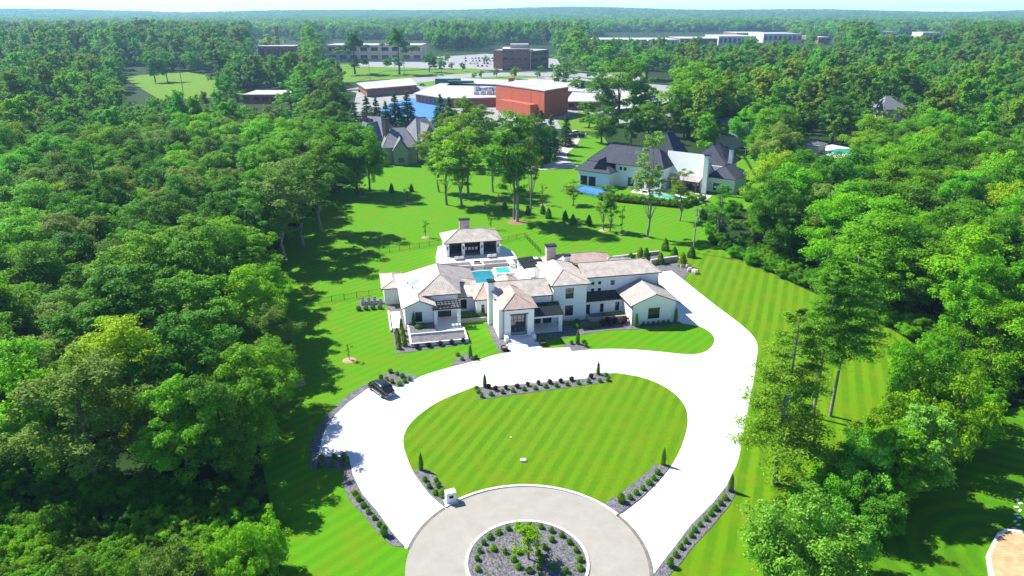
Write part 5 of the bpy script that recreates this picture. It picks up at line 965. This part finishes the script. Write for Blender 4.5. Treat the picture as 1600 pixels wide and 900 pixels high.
# brick office block, tan commercial block, white roofed mall
ofb, L = block('office_block', (785, 110), (826, 110), 40, 19, 'brick2', 'flat', 'brown brick office block with ribbon windows beyond the car park', rows=3, cols=4); part(ofb, 'plant_room', 'greywall', (L * .3, L, 8, 30, 19.45, 23))
ofs, L = block('office_block', (827, 110), (857, 106), 40, 17, 'brick2', 'flat', 'glassy side wing of the brown brick office block', rows=3, cols=2)
cm, L = block('commercial_block', (512, 96), (660, 96), 45, 17, 'tan', 'flat', 'long tan commercial block with flat roof behind tall trees', rows=2, cols=9)
for k, (x0, x1, y, h) in enumerate(((925, 1010, 74, 11), (1012, 1060, 74, 11), (1062, 1120, 73, 12), (1122, 1180, 71, 14), (1150, 1205, 64, 14), (1192, 1252, 67, 15), (1278, 1296, 69, 11))):
    block('mall_block', (x0, y), (x1, y), 90, h, 'cream' if k % 2 else 'brick2', 'flat', ['white-roofed mall block behind the tree belt, ' + q for q in ('the longest one', 'beside the longest one', 'third along from the longest one', 'with the tallest parapet', 'set back behind its neighbours', 'the pale tall end one', 'small and detached')][k], rows=1, cols=8)
for k, (x0, x1, y, h) in enumerate(((1375, 1400, 62, 15), (1440, 1470, 64, 15), (1508, 1518, 66, 20))): t, _ = block('distant_building', (x0, y), (x1, y), 40, h, 'cream', 'flat', 'small pale building among the far treetops beyond the mall', rows=1, cols=3); t['group'] = 'pale buildings far beyond the mall'
for k, (x0, x1, h, lb) in enumerate(((1031, 1042, 88, 'lower of the two hazy towers on the horizon'), (1066, 1080, 96, 'taller of the two hazy towers on the horizon'))):
    a = 6400; xa, xb = (x0 - 800) / 1120 * 6000 / cp * .98, (x1 - 800) / 1120 * 6000 / cp * .98; t = empty('distant_tower', (xa, 6050, 10), 0, label=lb, cat='tower'); part(t, 'wall', 'greywall', (0, xb - xa, 0, 40, -20, h - 45)); part(t, 'flat_roof', 'flat', (0, xb - xa, 0, 40, h - 44.99, h - 42))
for k, (x0, x1, y, h, lb) in enumerate(((405, 462, 96, 16, 'red brick block half hidden behind the bright far tree'), (380, 450, 162, 5, 'low red brick building at the wood edge with pale roof'), (265, 282, 88, 14, 'small brick building peeping between far dark trees'))): t, _ = block('brick_building', (x0, y), (x1, y), 26, h, 'brick', 'flat', lb, rows=1, cols=5)
t = empty('brick_chimney', (*G(437, 92), 0), 0, label='slim brick chimney above the bright far tree', cat='chimney'); part(t, 'stack', 'brick', (-1.6, 1.6, -1.6, 1.6, 0, 36)); part(t, 'cap', 'kerb', (-1.9, 1.9, -1.9, 1.9, 36.002, 36.8))
for px, hh, lb in (((287, 150), 20, 'leaning wooden pole on the park lawn'), ((632, 118), 22, 'tall pole before the tan commercial block'), ((829, 112), 24, 'tall pole beside the brick office block'), ((579, 140), 20, 'pole by the road near the low school wing'), ((727, 108), 20, 'thin pole at the car park')): pole(px, hh, lb, r=.25)
pa = G(287, 150); pb = G(150, 146); pc_ = G(579, 140)
for k in range(3): wire((*pa, 19 - 1.5 * k), (*pb, 17 - 1.5 * k), 1.5, 'overhead wire crossing the park lawn', 'wires over the park lawn', r=.06); wire((*pa, 19 - 1.5 * k), (*pc_, 19 - 1.5 * k), 3, 'overhead wire from the park pole toward the school', 'wires toward the school', r=.06)
# ------------------------------------------------------------------ neighbouring houses
def gable_house(name, px0, px1, depth, eave, ridge, wallm, roofm, label, hipped=True, over=.6, front_gables=(), chim=()):
    a = Vector((*G(*px0), 0)); c = Vector((*G(*px1), 0)); L = (c - a).length; t = empty(name, tuple(a), math.atan2(c.y - a.y, c.x - a.x), label=label, cat='house')
    part(t, 'wall', wallm, (0, L, 0, depth, -.2, eave)); i = min(depth / 2, L * .3) * (1 if hipped else 0)
    hip(t, -over, L + over, -over, depth + over, eave + .02, (i, depth / 2, ridge), (L - i, depth / 2, ridge), M[roofm], 'u')
    for s0, w, ez, rz, dep, fw in front_gables:
        part(t, 'wall', wallm, (s0, s0 + w, -dep, -.01, -.2, ez))
        roof(t, [(s0 - .4, -dep - .4, ez), (s0 + w / 2, -dep - .4, rz), (s0 + w + .4, -dep - .4, ez), (s0 - .4, depth / 2, ez), (s0 + w / 2, depth / 2, rz), (s0 + w + .4, depth / 2, ez)], [(0, 1, 4, 3), (1, 2, 5, 4)], M[roofm], ridges=[(1, 4)])
        g = Bd(); g.poly([(s0, -dep, ez), (s0 + w, -dep, ez), (s0 + w / 2, -dep, rz - .35)]); g.build('gable', M[wallm], t)
        if fw: part(t, 'window', 'glass', (s0 + w * .3, s0 + w * .7, -dep - .05, -dep - .004, 1, 2.6))
    for s, v, w, z in chim: chimney(t, s, s + w, v, v + w, ridge * .4, z, 'brick2' if wallm == 'greywall' else 'cream')
    return t, L
gable_house('grey_roofed_house', (601, 257), (652, 255), 16, 6, 12, 'greywall', 'greyroof', 'grey-roofed house with front gable behind the lawn trees', True, .6, [(3.4, 5.2, 5.2, 9.5, 2.5, True)], [(1.0, 7, 1.6, 15)])
gable_house('grey_roofed_house', (548, 245), (600, 248), 16, 7, 14.5, 'greywall', 'greyroof', 'steep grey gables joined to the chimney house', True, .6, [(6, 6, 7, 13, 1.5, False)], [(3, 6, 1.4, 16)])
gable_house('grey_roofed_house', (655, 250), (692, 246), 16, 7, 14.5, 'greywall', 'greyroof', 'steep grey roof half behind the yellow-green grove', True, .6, [(1, 6, 7, 13, 1.5, False)])
gable_house('bungalow', (1098, 224), (1150, 232), 18, 5, 10, 'cream', 'greyroof', 'grey-roofed house behind the slate-roofed mansion', True); gable_house('bungalow', (1378, 190), (1412, 190), 14, 6, 12, 'cream', 'greyroof', 'grey roof showing through treetops far right of the pools'.replace('far right of', 'beyond'), True)
gable_house('pool_cabana', (1247, 236), (1278, 240), 7, 3, 4.4, 'cream', 'greyroof', 'low grey-roofed cabana beside the kidney pool', True)
nb = empty('slate_roofed_mansion', (*G(903, 287), 0), R(-34), label='white neighbouring mansion with steep charcoal slate roofs', cat='house')
part(nb, 'wall', 'white', (0, 11, 0, 13, -.2, 4.6), (11.002, 26.8, 4.4, 15, -.2, 7.2))
hip(nb, -.8, 11.8, -.8, 15, 4.7, (3.2, 8, 9.4), (3.4, 8.2, 9.4), M['slate'], 'v'); hip(nb, 1, 27.5, 3.6, 16.5, 7.22, (6, 10, 12), (23, 10, 12), M['slate'], 'u')
for u in (.9, 3.9): part(nb, 'garage_opening', 'black', (u, u + 2.4, -.06, -.004, 0, 2.9))
for u in (12.4, 13.9): part(nb, 'window', 'glass', (u, u + .9, 4.33, 4.396, 5.2, 6.2))
for u in (15.5, 19, 22): part(nb, 'window', 'glass', (u, u + 2.0, 4.33, 4.396, .5, 3.2))
g = Bd(); g.poly([(5.4, .6, 5.6), (8.6, .6, 5.6), (7, .6, 8.2)]); g.build('dormer_front', M['slate'], nb)
roof(nb, [(5.2, .4, 5.6), (7, .4, 8.4), (8.8, .4, 5.6), (5.2, 5, 5.8), (7, 6.5, 8.6), (8.8, 5, 5.8)], [(0, 1, 4, 3), (1, 2, 5, 4)], M['slate'])
part(nb, 'wall', 'white', (26, 37.4, 11.2, 20, -.2, 4.7))
roof(nb, [(25.4, 8.9, 3.5), (37.2, 8.2, 3.5), (37.4, 10.9, 4.9), (25.6, 11.1, 4.9)], [(0, 1, 2, 3)], M['roof_brown'])
roof(nb, [(25.6, 11.0, 4.8), (37.6, 10.4, 4.8), (37.2, 11.9, 11.4), (24.8, 12.6, 11.4)], [(0, 1, 2, 3)], M['white'], .3, M['white']); roof(nb, [(24.8, 12.62, 11.4), (37.2, 11.92, 11.4), (37.6, 21, 4.8), (24.4, 21, 4.8)], [(0, 1, 2, 3)], M['slate'])
g = Bd(); g.poly([(37.3, 10.8, 4.6), (37.3, 20.6, 4.6), (37.15, 11.9, 11.2)]); g.build('gable', M['white'], nb)
for u in (26.4, 29.6, 32.6, 35.8): part(nb, 'post', 'timber', (u, u + .4, 9.0, 9.4, 0, 3.45))
part(nb, 'glazed_wall', 'glass', (26.4, 36.6, 11.13, 11.196, .1, 3.2)); chimney(nb, 37.8, 39.2, 9.2, 10.5, -.1, 11.6, 'white')
hip(nb, 37.5, 47, 13, 26, 4.6, (41.5, 17.5, 7.6), (41.5, 22, 7.6), M['slate']); part(nb, 'wall', 'white', (37.41, 46.4, 13.6, 25.4, -.2, 4.5)); part(nb, 'window', 'glass', (40, 45, 13.53, 13.596, .6, 2.8))
hip(nb, 28, 41, 22, 36, 6.5, (34, 27, 12), (35, 31, 12), M['slate']); part(nb, 'wall', 'white', (29, 40, 21.5, 35, -.2, 6.4)); hip(nb, 14, 26, 19, 31, 6.5, (19.5, 23.5, 15), (20.5, 26.5, 15), M['slate']); part(nb, 'wall', 'white', (15, 25, 18, 30, -.2, 6.4)); chimney(nb, 40.5, 41.7, 24, 25.2, 4, 11.6, 'white')
far_sheet('terrace', [(985, 300), (1095, 318), (1112, 306), (1060, 296), (1000, 290)], .02, 'pave'); far_sheet('lawn_patch', [(1035, 302), (1050, 298), (1062, 301), (1048, 306)], .05, 'lawn'); far_sheet('lawn_patch', [(1062, 306), (1078, 301), (1095, 305), (1082, 311)], .05, 'lawn')
def pool(px, label, water='pool'):
    p = Gs(px); t = empty('swimming_pool', (*p[0], .05), 0, label=label, cat='pool'); q = [(a[0] - p[0][0], a[1] - p[0][1]) for a in p]; cx_ = sum(a[0] for a in q) / len(q); cy_ = sum(a[1] for a in q) / len(q)
    b = Bd(); b.prism([(cx_ + (a[0] - cx_) * 1.12, cy_ + (a[1] - cy_) * 1.12) for a in q], -.04, .06); b.build('coping', M['pave'], t); b = Bd(); b.prism(q, -.04, .075); b.build('water', M[water], t)
pool([(1012, 305), (1068, 315), (1080, 311), (1022, 302)], 'long green-blue pool below the slate-roofed mansion', 'spa'); far_sheet('terrace', [(1270, 232), (1300, 226), (1340, 232), (1336, 248), (1300, 246)], .05, 'pave'); pool([(1292, 236), (1312, 232), (1334, 234), (1336, 240), (1308, 241)], 'turquoise kidney pool on a pale terrace among the trees', 'spa'); far_sheet('lawn', [(1300, 246), (1390, 236), (1400, 260), (1320, 268)], .03, 'lawn_far')
far_sheet('sport_court', [(878, 297), (912, 288), (955, 296), (940, 309)], .02, 'spa' if 0 else 'green'); far_sheet('sport_court', [(898, 297), (914, 291), (946, 298), (936, 305)], .03, 'blue')
fence([G(880, 298), G(938, 311)], 'thin black fence along the blue sport court', 1.6, 3); fence([G(1128, 236), G(1158, 240), G(1182, 282)], 'black metal fence round the striped lawn beyond the slate-roofed mansion', 1.5, 3)
far_sheet('private_drive', [(806, 267), (868, 264), (903, 261), (890, 252), (886, 240), (900, 228), (905, 214), (880, 215), (872, 226), (862, 238), (870, 250), (850, 257), (806, 259)], .03, 'path', True)
for k in range(26): x = 940 + k * 6.2; y = 306 + (k * .6 if k < 20 else 12 - (k - 20) * 2) + 6; tree('bush', 'hedge_shrub', (*G(x, y), 0), 2.4, 3.2, leaf='olive' if k % 3 else 'mid', label='shrub in the loose hedge below the slate-roofed mansion pool', group='shrubs in the pool hedge', cat='shrub')
g_ = empty('entrance_gate', (*G(903, 216), 0), .1, label='dark arched double gate at the head of the private drive', cat='gate')
for s in (-1, 1): part(g_, 'gate_leaf', 'trim', (s * 1.6 - 1.5, s * 1.6 + 1.5, -.05, .05, .1, 1.8)); part(g_, 'pier', 'cream', (s * 3.5 - .35, s * 3.5 + .35, -.35, .35, 0, 2.2))
car_copy(PC[1], (*G(900, 210), .05), .3, 'white car behind the dark gate of the private drive', None)
# ------------------------------------------------------------------ notable trees beyond the gardens (single things)
FAR = [(238, 88, 28, 64, 'far_dome', 'deep', 'big dark tree towering over the far park'), (243, 129, 78, 42, 'far_round', 'mid', 'round tree standing alone on the park lawn'), (262, 128, 80, 34, 'far_round', 'deep', 'dark round tree beside the lone park lawn tree'), (172, 126, 88, 44, 'far_round', 'mid', 'round tree behind the bright red car'), (122, 128, 84, 52, 'far_dome', 'deep', 'dark domed tree left of the red car'.replace('left of', 'away from')), (304, 102, 57, 54, 'far_dome', 'mid', 'broad far tree behind the park lawn'), (340, 100, 50, 60, 'far_round', 'mid', 'taller far tree between park and bright tree'), (345, 136, 78, 50, 'far_tall', 'deep', 'dark tree at the park lawn edge by the pole wires'), (393, 142, 84, 62, 'far_dome', 'deep', 'very dark domed tree over the low brick building'), (427, 93, 52, 50, 'far_round', 'yellow', 'brilliant yellow-green tree by the brick chimney'), (489, 97, 57, 48, 'far_round', 'bright', 'bright green tree beyond the brilliant one'), (555, 116, 49, 54, 'far_tall', 'deep', 'tall dark tree at one end of the tan commercial block'), (624, 117, 44, 58, 'far_tall', 'deep', 'tallest dark tree before the tan commercial block'), (671, 113, 80, 32, 'far_round', 'deep', 'small dark tree by the car park verge'), (690, 114, 86, 20, 'far_round', 'mid', 'smaller tree by the car park verge'), (804, 124, 103, 22, 'far_round', 'yellow', 'small yellow-green tree before the brick office block'), (880, 112, 68, 44, 'far_tall', 'mid', 'tall tree at the side of the brick office block'), (884, 139, 88, 48, 'far_round', 'grey', 'grey-green tree behind the brick hall roof'), (941, 125, 70, 66, 'far_dome', 'mid', 'broad tree behind the school end wing'), (965, 196, 92, 108, 'broad', 'mid', 'great tree rising beside the brick hall'), (1075, 215, 100, 110, 'broad', 'bright', 'great bright tree beyond the school end wing'), (1010, 125, 75, 80, 'far_round', 'bright', 'light tree in the belt below the mall'), (1190, 262, 170, 70, 'billowy', 'mid', 'dense tree beside the slate-roofed mansion lawn'), (1225, 265, 178, 70, 'domed', 'deep', 'dark domed tree near the cabana'), (1140, 205, 120, 90, 'broad', 'mid', 'tree crown above the grey-roofed bungalow'), (1350, 262, 178, 80, 'ragged', 'yellow', 'yellow-green open tree beside the kidney pool'), (985, 232, 165, 45, 'domed', 'deep', 'dark tree behind the slate-roofed mansion ridge'), (1045, 215, 160, 45, 'feathery', 'grey', 'greyish tree behind the slate-roofed mansion gables'), (830, 255, 178, 70, 'billowy', 'deep', 'dark tree by the private drive bend'), (860, 240, 180, 45, 'spruce', 'spruce', 'dark spruce by the private drive'), (884, 228, 178, 34, 'spruce', 'spruce', 'dark spruce nearer the entrance gate'), (845, 246, 172, 50, 'spruce', 'spruce', 'dark bulky spruce below the brick hall'), (560, 305, 195, 95, 'broad', 'bright', 'bright tree before the steep grey gables'), (525, 300, 190, 100, 'billowy', 'mid', 'big tree at the back corner of the lawn'), (578, 298, 195, 60, 'domed', 'bright', 'rounded tree against the grey-roofed house'), (735, 262, 150, 80, 'feathery', 'olive', 'olive feathery tree behind the lawn grove'), (675, 262, 205, 60, 'ragged', 'olive', 'thin pale tree at the grey-roofed house corner'), (940, 224, 165, 55, 'billowy', 'mid', 'rounded tree behind the garage roof of the slate-roofed mansion'), (1012, 222, 160, 55, 'broad', 'mid', 'broad tree between the slate-roofed mansion gables and the school'), (1068, 218, 155, 55, 'domed', 'deep', 'dark tree behind the tallest slate gable'), (1165, 244, 170, 60, 'broad', 'bright', 'bright tree between the bungalow and the striped side lawn'), (1115, 205, 140, 60, 'upright', 'mid', 'upright tree behind the bungalow ridge'), (1215, 232, 165, 60, 'billowy', 'mid', 'rounded tree behind the pool cabana'), (1300, 222, 150, 80, 'domed', 'deep', 'dark spreading tree behind the kidney pool')]
for bx, by, ty, w, kd, lf, lb in FAR: T(kd, 'large_tree' if kd != 'spruce' else 'spruce_tree', bx, by, ty, w, lb, lf)
for k, (bx, by, ty, w) in enumerate(((575, 206, 150, 46), (590, 208, 152, 44), (619, 205, 145, 48), (638, 206, 142, 50), (605, 212, 158, 40), (689, 207, 147, 46), (703, 210, 152, 40), (556, 208, 160, 40))): T('spruce', 'spruce_tree', bx, by, ty, w, 'dark spruce in the row before the blue school court', 'spruce', 'spruces before the school court')
for bx, by, ty, w, kd, lf in ((706, 212, 165, 50, 'far_round', 'mid'), (735, 218, 165, 55, 'far_grey', 'olive'), (760, 215, 172, 40, 'far_dome', 'mid'), (785, 214, 180, 40, 'far_round', 'mid'), (812, 218, 178, 45, 'far_dome', 'deep'), (540, 200, 150, 50, 'far_tall', 'deep'), (520, 190, 130, 60, 'far_round', 'deep'), (490, 180, 120, 60, 'far_tall', 'deep'), (455, 175, 125, 60, 'far_dome', 'mid'), (900, 150, 118, 40, 'far_round', 'mid'), (930, 150, 112, 45, 'far_dome', 'deep'), (1000, 168, 125, 50, 'far_round', 'mid'), (1025, 190, 140, 55, 'far_dome', 'bright'), (920, 200, 158, 40, 'far_tall', 'mid')):
    T(kd, 'school_tree', bx, by, ty, w, f'{LN.get(lf, "olive")} {"tall" if kd == "far_tall" else "domed" if kd == "far_dome" else "rounded"} tree crowding the school buildings', lf, f'{LN.get(lf, "olive")} {kd[4:]} trees round the school')
for k, (bx, by) in enumerate(((742, 124), (752, 123), (776, 121), (845, 113), (862, 112), (722, 112), (705, 109), (760, 100), (700, 98), (840, 122))): T('far_round', 'verge_tree', bx, by, by - 12 - k % 3 * 2, 13, 'small round street tree on the verges round the car park', 'mid' if k % 2 else 'grey', 'street trees on the verges')
# ------------------------------------------------------------------ the wider wood as one mass
pts = [tuple(p) for p in leftover]; rg = random.Random(11)
def spread(y0, y1, dens, smin, smax, hgt, base=17.):
    n = int(1.62 * (y1 * y1 - y0 * y0) / 2 * dens)
    for _ in range(n):
        y = math.sqrt(rg.uniform(y0 * y0, y1 * y1)); x = rg.uniform(-.81, .81) * y; s = rg.uniform(smin, smax); z = hillz(x, y)
        if inside((x, y), left) or inside((x, y), right) or inside((x, y), yard): continue
        xa, ya = PX(x, y, z); xb, yb = PX(x, y, z + hgt * s); hw = 5.5 * s * FPX / (y * cp + 20)
        if any(xa + hw > k[0] and xa - hw < k[1] and ya > k[2] and yb < k[3] and y < (k[4] if len(k) > 4 else 1e9) for k in KEEP): continue
        yield (x, y, z, s)
for d in (spread(225, 700, .0105, .7, 1.3, 17), spread(700, 1500, .0068, .8, 1.85, 17)): pts += list(d)
print('far trees', len(pts))
gn_instances('woodland', pts, [src('far_round', 'mid'), src('far_dome', 'deep'), src('far_tall', 'mid'), src('far_grey', 'grey'), src('far_round', 'bright'), src('far_dome', 'mid'), src('far_tall', 'olive'), src('far_grey', 'mid'), src('far_tall', 'bright')], 'dense broadleaf treetops stretching away behind the houses and school', 'woodland')
# groves for the farthest ground
def grove(seed, leaf):
    rg_ = np.random.default_rng(seed); P_, N_ = [], []
    for _ in range(30):
        c = np.array([rg_.uniform(-32, 32), rg_.uniform(-32, 32), 0]); r_ = rg_.uniform(5, 12); m = 150; hh = rg_.uniform(9, 23); d = rg_.normal(size=(m, 3)); d /= np.linalg.norm(d, axis=1, keepdims=True); d[:, 2] = abs(d[:, 2]) * 1.2 - .2
        P_.append(c + np.array([0, 0, hh - r_ * .6]) + d * np.array([r_, r_, r_ * .8]) * rg_.uniform(.75, 1.05, (m, 1))); N_.append(d + rg_.normal(size=(m, 3)) * .35)
    o = bpy.data.objects.new('grove', leafmesh('grove', np.concatenate(P_), np.concatenate(N_), 1.5, rg_, LEAF[leaf])); return o
gp = [(x, y, z, s) for x, y, z, s in spread(1450, 6700, 1 / 1700, .85, 1.3, 14)]
print('groves', len(gp))
gn_instances('distant_woodland', gp, [grove(61, 'mid'), grove(62, 'deep'), grove(63, 'deep'), grove(64, 'grey'), grove(65, 'mid')], 'hazy treetops rolling to the horizon', 'woodland')
# undergrowth inside the woods
up = []
for poly, seed in ((left, 21), (right, 22)):
    for p in scatter(poly, 4.2, seed, 9000): up.append((p[0], p[1], -.2, rnd.uniform(.35, .6)))
for _ in range(260): 
    p = G(rnd.uniform(-150, 425), rnd.uniform(770, 1000)); up.append((*p, -.2, rnd.uniform(.3, .55)))
edge = [(1100, 335), (1118, 380), (1160, 404), (1195, 416), (1230, 436), (1262, 448), (1300, 465), (1350, 492), (1400, 510), (1440, 530), (1500, 590), (1545, 640), (1400, 560), (1450, 590)]
for q, e in zip(edge[:-1], edge[1:]):
    for k in range(7): p = G(q[0] + (e[0] - q[0]) * k / 7 + rnd.uniform(-8, 14), q[1] + (e[1] - q[1]) * k / 7 + rnd.uniform(-6, 2)); up.append((*p, -.1, rnd.uniform(.3, .6)))
gn_instances('undergrowth', up, [src('bush', 'mid'), src('bush', 'deep'), src('bush', 'bright')], 'tangled green undergrowth beneath the trees', 'undergrowth')
# ------------------------------------------------------------------ air
m = bpy.data.materials.new('haze'); m.use_nodes = True; ns = m.node_tree.nodes; ns.remove(ns['Principled BSDF']); pv = ns.new('ShaderNodeVolumePrincipled'); pv.inputs['Color'].default_value = (.42, .74, 1, 1); pv.inputs['Density'].default_value = .00013; pv.inputs['Anisotropy'].default_value = .2
m.node_tree.links.new(pv.outputs[0], ns['Material Output'].inputs['Volume'])
o = Bd().box(-6900, 6900, -400, 7200, -4, 110).build('haze', m); o['kind'] = 'stuff'; o['label'] = 'pale blue summer haze in the air'; o['category'] = 'haze'
